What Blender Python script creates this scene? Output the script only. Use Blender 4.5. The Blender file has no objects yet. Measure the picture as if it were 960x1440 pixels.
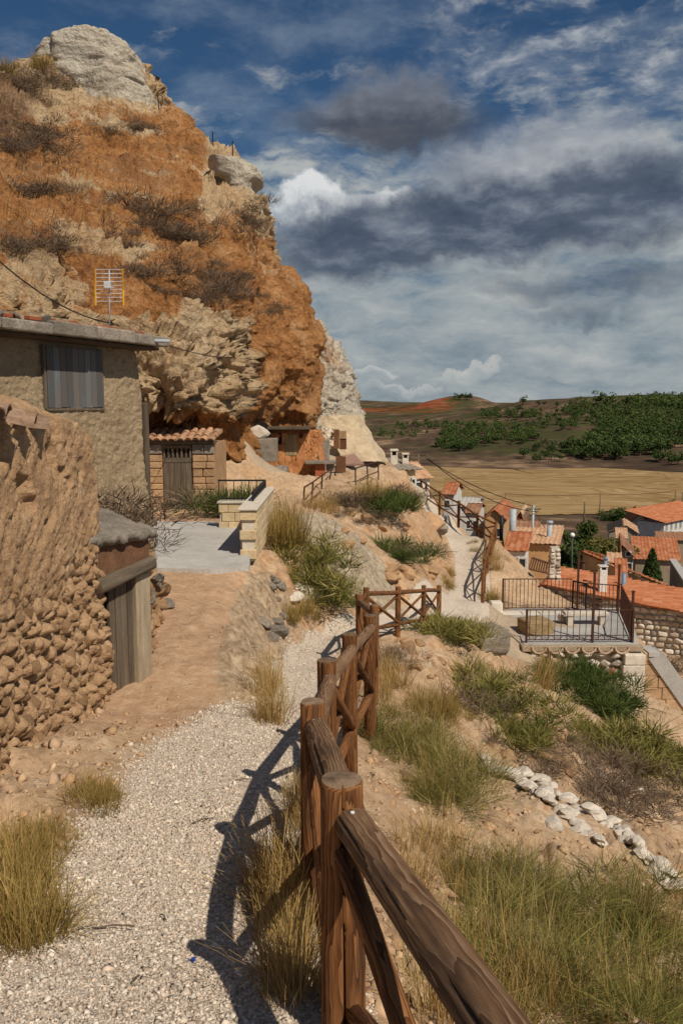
import bpy, math, random
import numpy as np
from mathutils import Vector, Matrix, Euler

random.seed(7); rng = np.random.default_rng(7)
SC = bpy.context.scene
COL = SC.collection
R = math.radians

# ------------------------------------------------------------------ camera
F = 1200.0                       # focal length in photo pixels (960 x 1440)
PITCH = math.atan(150 / F)       # looking slightly down, horizon at y = 570
cam_d = bpy.data.cameras.new('camera'); cam = bpy.data.objects.new('camera', cam_d); COL.objects.link(cam)
cam_d.sensor_fit = 'VERTICAL'; cam_d.sensor_height = 36; cam_d.sensor_width = 24
cam_d.lens = 36 * F / 1440; cam_d.clip_start = 0.05; cam_d.clip_end = 9000
cam.location = (0, 0, 0); cam.rotation_euler = (R(90) - PITCH, 0, 0)
SC.camera = cam

SC.view_settings.view_transform = 'Standard'; SC.view_settings.look = 'None'
SC.view_settings.gamma = 1; SC.view_settings.use_curve_mapping = False
SC.view_settings.exposure = 0.06
try:
    SC.cycles.use_denoising = True; SC.cycles.max_bounces = 6; SC.cycles.diffuse_bounces = 3
    SC.cycles.transparent_max_bounces = 8
except Exception: pass

# ------------------------------------------------------------------ sun
SUN_EL = R(48); SUN_AZ = math.atan2(0.60, -0.80)       # the sun stands behind the camera to the right: direction (+.6, -.8)
sun_d = bpy.data.lights.new('sun', 'SUN'); sun = bpy.data.objects.new('sun', sun_d); COL.objects.link(sun)
sun_d.energy = 4.2; sun_d.angle = R(0.55); sun_d.color = (1.0, 0.91, 0.77)
to_sun = Vector((0.60 * math.cos(SUN_EL), -0.80 * math.cos(SUN_EL), math.sin(SUN_EL)))
sun.rotation_euler = to_sun.to_track_quat('Z', 'Y').to_euler(); sun.location = to_sun * 60

# ------------------------------------------------------------------ node helper
class NT:
    def __init__(s, tree):
        s.t = tree; s.n = tree.nodes; s.l = tree.links
    def new(s, ty, **kw):
        n = s.n.new(ty)
        for k, v in kw.items(): setattr(n, k, v)
        return n
    def put(s, sock, v):
        if v is None: return
        if isinstance(v, bpy.types.NodeSocket): s.l.new(v, sock)
        elif isinstance(v, (tuple, list)) and len(v) == 3 and sock.type == 'RGBA': sock.default_value = (*v, 1)
        else: sock.default_value = v
    def m(s, op, a, b=None, c=None, clamp=False):
        n = s.new('ShaderNodeMath', operation=op); n.use_clamp = clamp
        for i, v in enumerate((a, b, c)): s.put(n.inputs[i], v) if v is not None else None
        return n.outputs[0]
    def v(s, op, a, b=None, scale=None):
        n = s.new('ShaderNodeVectorMath', operation=op)
        s.put(n.inputs[0], a)
        if b is not None: s.put(n.inputs[1], b)
        if scale is not None: s.put(n.inputs['Scale'], scale)
        return n.outputs['Value'] if op in ('LENGTH', 'DOT_PRODUCT', 'DISTANCE') else n.outputs[0]
    def xyz(s, v):
        n = s.new('ShaderNodeSeparateXYZ'); s.put(n.inputs[0], v); return n.outputs
    def comb(s, x, y, z):
        n = s.new('ShaderNodeCombineXYZ')
        for i, v in enumerate((x, y, z)): s.put(n.inputs[i], v)
        return n.outputs[0]
    def noise(s, vec, scale, detail=4, rough=0.55, dist=0.0, out=0):
        n = s.new('ShaderNodeTexNoise'); s.put(n.inputs['Vector'], vec); s.put(n.inputs['Scale'], scale)
        n.inputs['Detail'].default_value = detail; n.inputs['Roughness'].default_value = rough
        n.inputs['Distortion'].default_value = dist
        return n.outputs[out]
    def voro(s, vec, scale, feature='F1', rand=1.0, out='Distance'):
        n = s.new('ShaderNodeTexVoronoi', feature=feature); s.put(n.inputs['Vector'], vec)
        s.put(n.inputs['Scale'], scale); n.inputs['Randomness'].default_value = rand
        return n.outputs[out]
    def mix(s, f, a, b, blend='MIX'):
        n = s.new('ShaderNodeMix', data_type='RGBA', blend_type=blend); n.clamp_factor = True
        s.put(n.inputs['Factor'], f); s.put(n.inputs['A'] if False else n.inputs[6], a); s.put(n.inputs[7], b)
        return n.outputs[2]
    def ramp(s, f, stops):
        n = s.new('ShaderNodeValToRGB'); s.put(n.inputs[0], f); e = n.color_ramp.elements
        while len(e) > 1: e.remove(e[0])
        e[0].position = stops[0][0]; e[0].color = (*stops[0][1], 1)
        for p, c in stops[1:]:
            k = e.new(p); k.color = (*c, 1)
        return n.outputs[0]
    def sm(s, x, lo, hi):
        n = s.new('ShaderNodeMapRange', interpolation_type='SMOOTHSTEP'); s.put(n.inputs[0], x)
        n.inputs[1].default_value = lo; n.inputs[2].default_value = hi
        return n.outputs[0]

# ------------------------------------------------------------------ sky (Nishita blue + real cloud layers, by direction)
world = bpy.data.worlds.new('World'); SC.world = world; world.use_nodes = True
T = NT(world.node_tree)
for n in list(T.n): T.n.remove(n)
sky = T.new('ShaderNodeTexSky', sky_type='NISHITA'); sky.sun_disc = False
sky.sun_elevation = SUN_EL; sky.sun_rotation = R(180 - 36.87); sky.altitude = 900
sky.air_density = 1.2; sky.dust_density = 0.6; sky.ozone_density = 3.0
d = T.new('ShaderNodeTexCoord').outputs['Generated']
x, y, z = T.xyz(d)
az = T.m('ARCTAN2', x, y); el = T.m('ARCSINE', z)
def pxdir(px, py):               # photo pixel -> azimuth, elevation of that piece of sky
    vv = -(py - 720) / F; uu = (px - 480) / F
    dy = math.cos(PITCH) + vv * math.sin(PITCH); dz = -math.sin(PITCH) + vv * math.cos(PITCH)
    return math.atan2(uu, dy), math.atan2(dz, math.hypot(uu, dy))
q = T.comb(az, el, 0.0)
warp = T.noise(q, 9, 5, 0.6, out=1); warp = T.v('SCALE', T.v('SUBTRACT', warp, (0.5, 0.5, 0.5)), scale=0.095)
fine = T.noise(q, 34, 4, 0.6, out=1); fine = T.v('SCALE', T.v('SUBTRACT', fine, (0.5, 0.5, 0.5)), scale=0.03)
qw = T.v('ADD', T.v('ADD', q, warp), fine)
def blob(px, py, rx, ry, vec=None, soft=(1.15, 0.55)):
    a, e = pxdir(px, py)
    dv = T.v('MULTIPLY', T.v('SUBTRACT', vec if vec is not None else qw, (a, e, 0)), (F / rx, F / ry, 0))
    return T.sm(T.v('LENGTH', dv), soft[0], soft[1])
blue = T.mix(1.0, sky.outputs[0], (0.42, 0.66, 0.84), 'MULTIPLY')
blue = T.v('SCALE', blue, scale=0.37)
col = blue
def over(mask, c):
    global col
    col = T.mix(mask, col, c)
K = 8.3                           # cloud brightness in the same units as the sky
def gray(r, g, b): return (r * K, g * K, b * K)
# high thin veil and dappled cloud
q2 = T.v('ADD', q, T.v('SCALE', warp, scale=0.35))
cl = T.v('MULTIPLY', q2, (2.2, 5.5, 1))
n1 = T.noise(cl, 2.2, 8, 0.62); n2 = T.noise(T.v('MULTIPLY', q2, (5, 11, 1)), 4.5, 6, 0.6)
veil = T.m('MULTIPLY', T.sm(n1, 0.40, 0.72), 0.62)
over(veil, gray(0.21, 0.26, 0.33))
dap = T.m('MULTIPLY', T.sm(T.m('ADD', T.m('MULTIPLY', n2, 0.55), T.m('MULTIPLY', n1, 0.45)), 0.44, 0.66), T.sm(az, 0.02, 0.2))
over(T.m('MULTIPLY', dap, 0.85), T.ramp(n2, [(0.35, gray(0.13, 0.16, 0.21)), (0.7, gray(0.40, 0.42, 0.45))]))
# low deck of stretched streaks that thickens toward the horizon
st = T.noise(T.v('MULTIPLY', T.v('ADD', q2, T.v('SCALE', fine, scale=.5)), (3.4, 11, 1)), 2.4, 8, 0.62)
deck = T.sm(T.m('SUBTRACT', T.m('ADD', st, 0.42), T.m('MULTIPLY', T.m('ABSOLUTE', el), 1.55)), 0.42, 0.68)
over(T.m('MULTIPLY', deck, 0.95), T.ramp(st, [(0.28, gray(0.14, 0.185, 0.225)), (0.42, gray(0.225, 0.27, 0.30)), (0.56, gray(0.32, 0.35, 0.36)), (0.74, gray(0.45, 0.45, 0.435))]))
# white cumulus heads: bright crown, blue-grey body
bill = T.noise(qw, 42, 6, 0.6)
def cumulus(px, py, rx, ry, base=(0.16, 0.21, 0.28), top=(0.80, 0.80, 0.78), k=1.0):
    a, e = pxdir(px, py)
    mk = blob(px, py, rx, ry, None, (1.1, 0.82))
    hgt = T.m('MULTIPLY', T.m('SUBTRACT', T.xyz(qw)[1], e - 0.35 * ry / F), F / ry)
    sh = T.m('ADD', T.m('MULTIPLY', hgt, 0.55), T.m('MULTIPLY', T.m('SUBTRACT', bill, 0.5), 1.5))
    over(T.m('MULTIPLY', mk, k), T.ramp(T.sm(sh, -0.5, 0.6), [(0, gray(*base)), (0.5, gray(*[0.55 * b + 0.42 * t for b, t in zip(base, top)])), (1, gray(*top))]))
cumulus(430, 298, 60, 36, top=(.66, .67, .67), k=.9); cumulus(546, 298, 42, 36, top=(.66, .67, .67), k=.9); cumulus(490, 312, 72, 36, top=(.58, .60, .61), k=.85)
# dark bodies of the big bank
bank = T.noise(T.v('MULTIPLY', q2, (4, 9, 1)), 3.2, 8, 0.6)
bcol = T.ramp(bank, [(0.30, gray(0.042, 0.060, 0.095)), (0.48, gray(0.070, 0.092, 0.135)), (0.62, gray(0.15, 0.175, 0.22)), (0.76, gray(0.28, 0.30, 0.33))])
bcol2 = T.ramp(bank, [(0.30, gray(0.20, 0.22, 0.26)), (0.6, gray(0.34, 0.36, 0.39)), (0.8, gray(0.46, 0.47, 0.48))])
over(blob(760, 232, 175, 60, None, (1.25, 0.35)), bcol2)
over(T.m('MULTIPLY', blob(470, 352, 120, 50, None, (1.2, 0.45)), 0.92), bcol)
over(T.m('MULTIPLY', blob(790, 296, 250, 66, None, (1.15, 0.55)), 0.95), bcol)
over(T.m('MULTIPLY', blob(600, 322, 200, 54, None, (1.15, 0.55)), 0.9), bcol)
over(T.m('MULTIPLY', blob(860, 400, 200, 26, None, (1.3, 0.2)), 0.6), bcol)
over(T.m('MULTIPLY', blob(820, 440, 80, 12, None, (1.4, 0.1)), 0.5), bcol)
# the lens-shaped dark cloud
lens = blob(545, 158, 152, 54, None, (1.12, 0.5))
a0, e0 = pxdir(545, 158)
lt = T.sm(T.m('ADD', T.m('SUBTRACT', T.xyz(qw)[1], e0), T.m('MULTIPLY', T.m('SUBTRACT', n2, 0.5), 0.06)), -0.015, 0.045)
over(T.m('MULTIPLY', lens, 0.93), T.mix(lt, gray(0.060, 0.068, 0.090), gray(0.17, 0.185, 0.22)))
# little bright heads low over the hills
cumulus(636, 522, 26, 10, (0.33, 0.36, 0.37), (0.50, 0.50, 0.47), .55); cumulus(676, 520, 32, 14, (0.33, 0.36, 0.37), (0.52, 0.51, 0.48), .55)
cumulus(520, 524, 34, 9, (0.28, 0.32, 0.35), (0.46, 0.47, 0.46), .7); cumulus(560, 548, 60, 8, (0.26, 0.30, 0.33), (0.42, 0.43, 0.42), .7)
bgn = T.new('ShaderNodeBackground'); bgn.inputs['Strength'].default_value = 0.13
T.put(bgn.inputs['Color'], col)
world.cycles.sampling_method = 'MANUAL'; world.cycles.sample_map_resolution = 512
wo = T.new('ShaderNodeOutputWorld'); T.l.new(bgn.outputs[0], wo.inputs[0])
# ------------------------------------------------------------------ pixel rays
def ray(px, py):
    vv = -(py - 720) / F; uu = (px - 480) / F
    return uu, math.cos(PITCH) + vv * math.sin(PITCH), -math.sin(PITCH) + vv * math.cos(PITCH)
def W(px, py, Y):                # the point on that ray at depth Y
    a, b, c = ray(px, py); t = Y / b
    return Vector((a * t, Y, c * t))

# ------------------------------------------------------------------ numpy noise
def _h(ix, iy, iz, s):
    n = (ix * 374761393 + iy * 668265263 + iz * 2147483647 * 3 + s * 1274126177) & 0xffffffff
    n = ((n ^ (n >> 13)) * 1274126177) & 0xffffffff
    n = ((n ^ (n >> 16)) * 2246822519) & 0xffffffff
    return ((n ^ (n >> 15)) & 0xffffff) / float(0xffffff)
def vnoise(p, s=0):
    i = np.floor(p).astype(np.int64); f = p - i; f = f * f * f * (f * (f * 6 - 15) + 10)
    r = 0
    for dx in (0, 1):
        wx = f[:, 0] if dx else 1 - f[:, 0]
        for dy in (0, 1):
            wy = f[:, 1] if dy else 1 - f[:, 1]
            for dz in (0, 1):
                wz = f[:, 2] if dz else 1 - f[:, 2]
                r = r + wx * wy * wz * _h(i[:, 0] + dx, i[:, 1] + dy, i[:, 2] + dz, s)
    return r * 2 - 1
def fbm(p, scale=1.0, octv=4, s=0, gain=0.5, ridged=False):
    r = 0; a = 1.0; q = np.asarray(p, float) * scale; tot = 0
    for o in range(octv):
        n = vnoise(q + o * 17.3, s + o)
        if ridged: n = 1 - 2 * np.abs(n)
        r = r + a * n; tot += a; a *= gain; q = q * 2.03
    return r / tot
def worley(p, s=0):              # distance to nearest and second nearest feature point
    i = np.floor(p).astype(np.int64); f1 = np.full(len(p), 9.0); f2 = np.full(len(p), 9.0)
    for dx in (-1, 0, 1):
        for dy in (-1, 0, 1):
            for dz in (-1, 0, 1):
                a, b, c = i[:, 0] + dx, i[:, 1] + dy, i[:, 2] + dz
                d_ = np.sqrt((a + _h(a, b, c, s) - p[:, 0]) ** 2 + (b + _h(a, b, c, s + 1) - p[:, 1]) ** 2 + (c + _h(a, b, c, s + 2) - p[:, 2]) ** 2)
                f2 = np.where(d_ < f1, f1, np.minimum(f2, d_)); f1 = np.minimum(f1, d_)
    return f1, f2
def cellval(p, s=0):             # one random number per Worley cell
    i = np.floor(p).astype(np.int64); f1 = np.full(len(p), 9.0); v_ = np.zeros(len(p))
    for dx in (-1, 0, 1):
        for dy in (-1, 0, 1):
            for dz in (-1, 0, 1):
                a, b, c = i[:, 0] + dx, i[:, 1] + dy, i[:, 2] + dz
                d_ = (a + _h(a, b, c, s) - p[:, 0]) ** 2 + (b + _h(a, b, c, s + 1) - p[:, 1]) ** 2 + (c + _h(a, b, c, s + 2) - p[:, 2]) ** 2
                k = d_ < f1; v_ = np.where(k, _h(a, b, c, s + 7), v_); f1 = np.where(k, d_, f1)
    return v_ * 2 - 1
def sstep(x, a, b):
    t = np.clip((x - a) / (b - a), 0, 1); return t * t * (3 - 2 * t)
class RBF:
    def __init__(s, P, v, sm=0.0):
        P = np.asarray(P, float); v = np.asarray(v, float); n = len(P); s.P = P
        r = np.sqrt(((P[:, None] - P[None]) ** 2).sum(-1)); A = np.zeros((n + 3, n + 3))
        A[:n, :n] = -r + sm * np.eye(n); A[:n, n] = 1; A[:n, n + 1:] = P; A[n, :n] = 1; A[n + 1:, :n] = P.T
        s.w = np.linalg.lstsq(A, np.concatenate([v, np.zeros(3)]), rcond=None)[0]
    def __call__(s, Q):
        Q = np.asarray(Q, float); n = len(s.P); out = np.empty(len(Q))
        for k in range(0, len(Q), 20000):
            q = Q[k:k + 20000]; r = np.sqrt(((q[:, None] - s.P[None]) ** 2).sum(-1))
            out[k:k + 20000] = -r @ s.w[:n] + s.w[n] + q @ s.w[n + 1:]
        return out

# ------------------------------------------------------------------ mesh helpers
def mesh_np(name, V, Fc, mat=None, smooth=True, attrs=None):
    me = bpy.data.meshes.new(name); V = np.asarray(V, np.float32)
    if isinstance(Fc, np.ndarray):
        k = Fc.shape[1]; me.vertices.add(len(V)); me.vertices.foreach_set('co', V.ravel())
        me.loops.add(Fc.size); me.loops.foreach_set('vertex_index', Fc.astype(np.int32).ravel())
        me.polygons.add(len(Fc)); me.polygons.foreach_set('loop_start', np.arange(0, Fc.size, k, dtype=np.int32))
        me.update(calc_edges=True)
    else:
        me.from_pydata([tuple(map(float, v)) for v in V], [], Fc); me.update()
    if smooth: me.polygons.foreach_set('use_smooth', np.ones(len(me.polygons), bool))
    for k, a in (attrs or {}).items():
        a = np.asarray(a, np.float32)
        if a.ndim == 1: at = me.attributes.new(k, 'FLOAT', 'POINT'); at.data.foreach_set('value', a)
        else:
            at = me.attributes.new(k, 'FLOAT_COLOR', 'POINT')
            at.data.foreach_set('color', np.concatenate([a, np.ones((len(a), 1), np.float32)], 1).ravel())
    if mat: me.materials.append(mat)
    return me
def link(name, data, parent=None, loc=None, rot=None, scale=None):
    o = bpy.data.objects.new(name, data); COL.objects.link(o)
    if parent is not None: o.parent = parent
    if loc is not None: o.location = loc
    if rot is not None: o.rotation_euler = rot
    if scale is not None: o.scale = (scale,) * 3 if isinstance(scale, (int, float)) else scale
    return o
def grid_faces(nr, nc, flip=False):
    i = np.arange(nr * nc).reshape(nr, nc)
    f = np.stack([i[:-1, :-1], i[:-1, 1:], i[1:, 1:], i[1:, :-1]], -1).reshape(-1, 4)
    return f[:, ::-1] if flip else f
def tag(o, label=None, cat=None, group=None, kind=None):
    if label: o['label'] = label
    if cat: o['category'] = cat
    if group: o['group'] = group
    if kind: o['kind'] = kind
    return o
def empty(name, loc, label=None, cat=None, group=None, rz=0):
    o = bpy.data.objects.new(name, None); COL.objects.link(o); o.location = loc; o.rotation_euler = (0, 0, rz)
    o.empty_display_size = 0.1
    return tag(o, label, cat, group)
def copy_tree(o, parent=None):
    c = o.copy(); COL.objects.link(c); c.parent = parent
    for ch in list(o.children): copy_tree(ch, c)
    return c
class MB:                        # collects boxes, tubes and prisms, builds ONE mesh
    def __init__(s): s.v = []; s.f = []
    def add(s, V, Fs):
        k = len(s.v); s.v += [tuple(v) for v in V]; s.f += [tuple(k + i for i in f) for f in Fs]; return s
    def box(s, x0, x1, y0, y1, z0, z1, M=None):
        V = [Vector(v) for v in ((x0, y0, z0), (x1, y0, z0), (x1, y1, z0), (x0, y1, z0), (x0, y0, z1), (x1, y0, z1), (x1, y1, z1), (x0, y1, z1))]
        if M is not None: V = [M @ v for v in V]
        return s.add(V, [(0, 3, 2, 1), (4, 5, 6, 7), (0, 1, 5, 4), (1, 2, 6, 5), (2, 3, 7, 6), (3, 0, 4, 7)])
    def hexa(s, b, t):           # four bottom and four top corners
        return s.add(list(b) + list(t), [(0, 3, 2, 1), (4, 5, 6, 7), (0, 1, 5, 4), (1, 2, 6, 5), (2, 3, 7, 6), (3, 0, 4, 7)])
    def tube(s, pts, r, n=8, cap=True):
        pts = [Vector(p) for p in pts]; rs = r if isinstance(r, (list, tuple)) else [r] * len(pts); V = []; Fs = []
        for i, p in enumerate(pts):
            t = (pts[min(i + 1, len(pts) - 1)] - pts[max(i - 1, 0)]).normalized()
            u = t.orthogonal().normalized() if abs(t.z) > 0.95 else t.cross(Vector((0, 0, 1))).normalized(); w = t.cross(u)
            V += [p + (u * math.cos(2 * math.pi * k / n) + w * math.sin(2 * math.pi * k / n)) * rs[i] for k in range(n)]
        for i in range(len(pts) - 1):
            for k in range(n): Fs.append((i * n + k, i * n + (k + 1) % n, (i + 1) * n + (k + 1) % n, (i + 1) * n + k))
        if cap: Fs += [tuple(range(n))[::-1], tuple((len(pts) - 1) * n + k for k in range(n))]
        return s.add(V, Fs)
    def prism(s, poly, vec):
        n = len(poly); vec = Vector(vec); P = [Vector(p) for p in poly]
        return s.add(P + [p + vec for p in P], [tuple(range(n))[::-1], tuple(range(n, 2 * n))] + [(i, (i + 1) % n, n + (i + 1) % n, n + i) for i in range(n)])
    def mesh(s, name, mat, smooth=False):
        me = bpy.data.meshes.new(name); me.from_pydata(s.v, [], s.f); me.update()
        if smooth: me.polygons.foreach_set('use_smooth', np.ones(len(me.polygons), bool))
        if mat: me.materials.append(mat)
        return me
    def build(s, name, mat, parent=None, smooth=False, bevel=0, loc=None):
        o = link(name, s.mesh(name, mat, smooth), parent, loc)
        if bevel:
            b = o.modifiers.new('bevel', 'BEVEL'); b.width = bevel; b.segments = 2; b.limit_method = 'ANGLE'
        return o

# ------------------------------------------------------------------ materials
MATS = {}
def base_mat(name, rough=0.9, spec=0.25):
    m = bpy.data.materials.new(name); m.use_nodes = True; t = NT(m.node_tree)
    b = [n for n in t.n if n.type == 'BSDF_PRINCIPLED'][0]
    b.inputs['Roughness'].default_value = rough; b.inputs['Specular IOR Level'].default_value = spec
    MATS[name] = m
    return m, t, b
def coords(t, rand=True):
    c = t.new('ShaderNodeTexCoord').outputs['Object']
    if rand:
        r = t.new('ShaderNodeObjectInfo').outputs['Random']
        c = t.v('ADD', c, t.comb(t.m('MULTIPLY', r, 37.0), t.m('MULTIPLY', r, 91.0), t.m('MULTIPLY', r, 53.0)))
    return c
def attr(t, name, out='Fac'):
    n = t.new('ShaderNodeAttribute'); n.attribute_name = name; return n.outputs[out]
def bump(t, b, h, strength=0.5, dist=0.05, prev=None):
    n = t.new('ShaderNodeBump'); n.inputs['Strength'].default_value = strength; n.inputs['Distance'].default_value = dist
    t.put(n.inputs['Height'], h)
    if prev is not None: t.l.new(prev, n.inputs['Normal'])
    t.l.new(n.outputs[0], b.inputs['Normal']); return n.outputs[0]
def mottled(name, c0, c1, c2=None, scale=2.0, fine=18.0, bs=0.5, bd=0.03, rough=0.9, rand=True, jitter=0.12, spec=0.2, stretch=None):
    """plain mineral or painted surface: two or three tones by noise, grain, relief"""
    m, t, b = base_mat(name, rough, spec); c = coords(t, rand)
    if stretch: c = t.v('MULTIPLY', c, stretch)
    n = t.noise(c, scale, 6, 0.6, 0.3); g = t.noise(c, fine, 5, 0.65)
    stops = [(0.34, c0), (0.58, c1)] + ([(0.72, c2)] if c2 else [])
    colr = t.ramp(t.m('ADD', t.m('MULTIPLY', n, 0.7), t.m('MULTIPLY', g, 0.3)), stops)
    r = t.new('ShaderNodeObjectInfo').outputs['Random']
    k = t.m('ADD', 1 - jitter, t.m('MULTIPLY', r, 2 * jitter)); k = t.m('MULTIPLY', k, t.m('ADD', 0.78, t.m('MULTIPLY', g, 0.44)))
    t.put(b.inputs['Base Color'], t.v('SCALE', colr, scale=k))
    bump(t, b, t.m('ADD', t.m('MULTIPLY', n, 0.5), g), bs, bd)
    return m
def rock_material(name, attr_names, cols, scale=1.0, streak=(1, 1, 1), bs=0.8, bd=0.12):
    """cols[0] = base pair; each further pair is blended in by its own attribute"""
    m, t, b = base_mat(name, 0.95, 0.1); c = coords(t, False); cs = t.v('MULTIPLY', c, streak)
    n = t.noise(cs, 0.55 * scale, 8, 0.62, 0.4); g = t.noise(cs, 5.5 * scale, 7, 0.68); h = t.noise(cs, 24 * scale, 4, 0.6)
    v = t.voro(t.v('ADD', cs, t.v('SCALE', t.noise(cs, 3 * scale, 3, 0.6, out=1), scale=0.5)), 2.6 * scale, 'F1')
    f = t.m('ADD', t.m('MULTIPLY', n, 0.55), t.m('MULTIPLY', g, 0.45))
    colr = None
    for i, (a, pr) in enumerate(zip([None] + attr_names, cols)):
        cc = t.ramp(f, [(0.36, pr[0]), (0.50, pr[1]), (0.64, pr[2])])
        if a is None: colr = cc
        else:
            k = t.sm(t.m('ADD', attr(t, a), t.m('MULTIPLY', t.m('SUBTRACT', g, 0.5), 0.9)), 0.3, 0.7)
            colr = t.mix(k, colr, cc)
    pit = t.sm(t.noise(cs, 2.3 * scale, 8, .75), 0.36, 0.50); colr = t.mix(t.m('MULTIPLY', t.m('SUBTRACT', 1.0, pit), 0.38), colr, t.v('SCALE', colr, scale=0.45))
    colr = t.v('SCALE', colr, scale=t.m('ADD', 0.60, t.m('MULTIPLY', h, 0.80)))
    t.put(b.inputs['Base Color'], colr)
    hh = t.m('ADD', t.m('ADD', g, t.m('MULTIPLY', h, 0.35)), t.m('MULTIPLY', v, 0.6))
    bump(t, b, hh, bs, bd)
    return m

# ------------------------------------------------------------------ hillside ground
PATH = np.array([  # x, y, half width
 (-.6, -3, .75), (-.62, 0, .72), (-.68, 3, .66), (-.9, 5, .62), (-.98, 7, .62), (-.66, 9, .42), (-.58, 12, .34), (-.42, 15, .38), (-.1, 17, .45),
 (.9, 19.5, .5), (2.1, 22, .55), (3.6, 25.5, .8), (4.35, 28.5, .72), (5.0, 32, .66), (5.55, 36, .74), (5.5, 39, .8), (4.85, 42, .62), (4.75, 47, .5), (4.85, 52, .5)])
def zpath(Y):
    return np.interp(Y, [-6, 0, 23, 25.5, 28.5, 32, 36, 39, 42, 47, 52], [-.9, -1.65, -5.79, -6.25, -6.6, -6.68, -6.45, -6.02, -5.42, -5.12, -5.0])
CP = []
def add(x, y, z): CP.append((x, y, z))
def addp(px, py, Y): p = W(px, py, Y); CP.append((p.x, p.y, p.z))
for i, (x_, y_, w_) in enumerate(PATH):
    add(x_, y_, float(zpath(y_)))
    tx, ty = (PATH[min(i + 1, len(PATH) - 1)] - PATH[max(i - 1, 0)])[:2]; L = math.hypot(tx, ty); nx, ny = -ty / L, tx / L
    for s in (-1, 1): add(x_ + s * nx * w_, y_ + s * ny * w_, float(zpath(y_)))
for y_ in np.arange(9.5, 17, .8): add(float(np.interp(y_, PATH[:, 0] * 0 + PATH[:, 1], PATH[:, 0])) , y_, float(zpath(y_)))
for y_ in (2, 4, 6): add(-2.2, y_, float(zpath(y_)) + .03); add(-3.5, y_, float(zpath(y_)) + .2)
# lane to the cellar and the concrete slab: nearly level
LZ = -3.06
for y_, xa, xb in ((8.3, -2.2, -.92), (9.4, -2.3, -1.0), (10.4, -2.5, -1.22), (11.4, -2.6, -1.42), (12.5, -2.8, -1.62), (14, -3.0, -1.78), (15.6, -3.4, -1.80), (18, -3.8, -1.75), (20.5, -4.6, -1.8), (22.5, -5.6, -2.2), (24.5, -6.2, -3.0)):
    add(xa, y_, LZ); add((xa + xb) / 2, y_, LZ); add(xb, y_, LZ)
# its bank down to the gravel path
for y_, xb in ((9.6, -.93), (10.4, -.92), (11.4, -.86), (12.6, -.84), (14.2, -.80), (15.6, -.70), (16.6, -.6)):
    add(xb, y_, float(zpath(y_)) + .05)
for a in ((385, 800, 17.6), (395, 830, 16.6), (400, 865, 15.6), (430, 850, 17), (442, 890, 17.4), (405, 745, 20), (410, 700, 24), (430, 742, 21), (500, 768, 22), (555, 800, 23.4),
          (470, 832, 19.6), (520, 852, 21), (560, 850, 22.6), (592, 803, 25), (618, 836, 26), (604, 815, 27.2), (425, 722, 26), (470, 690, 30), (500, 688, 30), (540, 668, 36), (572, 665, 37),
          (560, 705, 32), (578, 738, 32), (598, 750, 33), (594, 772, 30), (585, 790, 27.5), (380, 672, 33), (430, 672, 36), (490, 655, 42), (480, 632, 50), (540, 645, 47), (455, 660, 39),
          (330, 640, 29.6), (345, 614, 30.6), (362, 645, 30.6), (325, 655, 28.6), (330, 690, 27.2), (380, 690, 29), (310, 722, 25.5), (350, 700, 26.5), (350, 715, 24), (575, 690, 45), (560, 665, 47), (590, 690, 47)): addp(*a)
# the slope below the fence
for a in ((600, 1150, 6.5), (530, 1050, 8.9), (520, 1250, 4.6), (560, 1400, 3.9), (700, 1300, 5.6), (850, 1400, 5.4), (950, 1430, 5.3), (960, 1260, 7.5), (830, 1150, 9.2), (700, 1080, 10.8),
          (620, 1000, 11.5), (600, 940, 14), (545, 905, 16.4), (600, 900, 18.5), (660, 925, 20), (720, 960, 20), (800, 1000, 19.5), (762, 950, 22.6), (880, 955, 24), (940, 1050, 20), (880, 1080, 17),
          (960, 1150, 15.5), (800, 1090, 13.5), (930, 1190, 12.3), (860, 1000, 21.5), (720, 1020, 15.5), (660, 1000, 14), (700, 800, 33), (730, 832, 32), (722, 792, 36), (748, 815, 34), (702, 762, 38), (760, 846, 31.6)): addp(*a)
for a in ((3.55, 29.4, -6.3), (3.9, 31, -6.45), (4.2, 33, -6.5), (4.5, 35, -6.4), (4.5, 37, -6.2), (3.2, 28, -6.2), (3.95, 40, -5.6), (3.9, 43, -5.2)): add(*a)
for a in ((4.3, 23.5, -6.75), (5.0, 25.2, -7.1), (5.1, 27, -7.1), (5.2, 28.5, -7.15), (6.5, 27, -7.2), (8.4, 27, -7.2), (6, 30, -7.25), (9.8, 29.6, -7.25), (5.4, 24.6, -7.6), (8.6, 24.6, -8.6), (9.6, 27, -9.2), (10.3, 29, -9.2)): add(*a)
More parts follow.
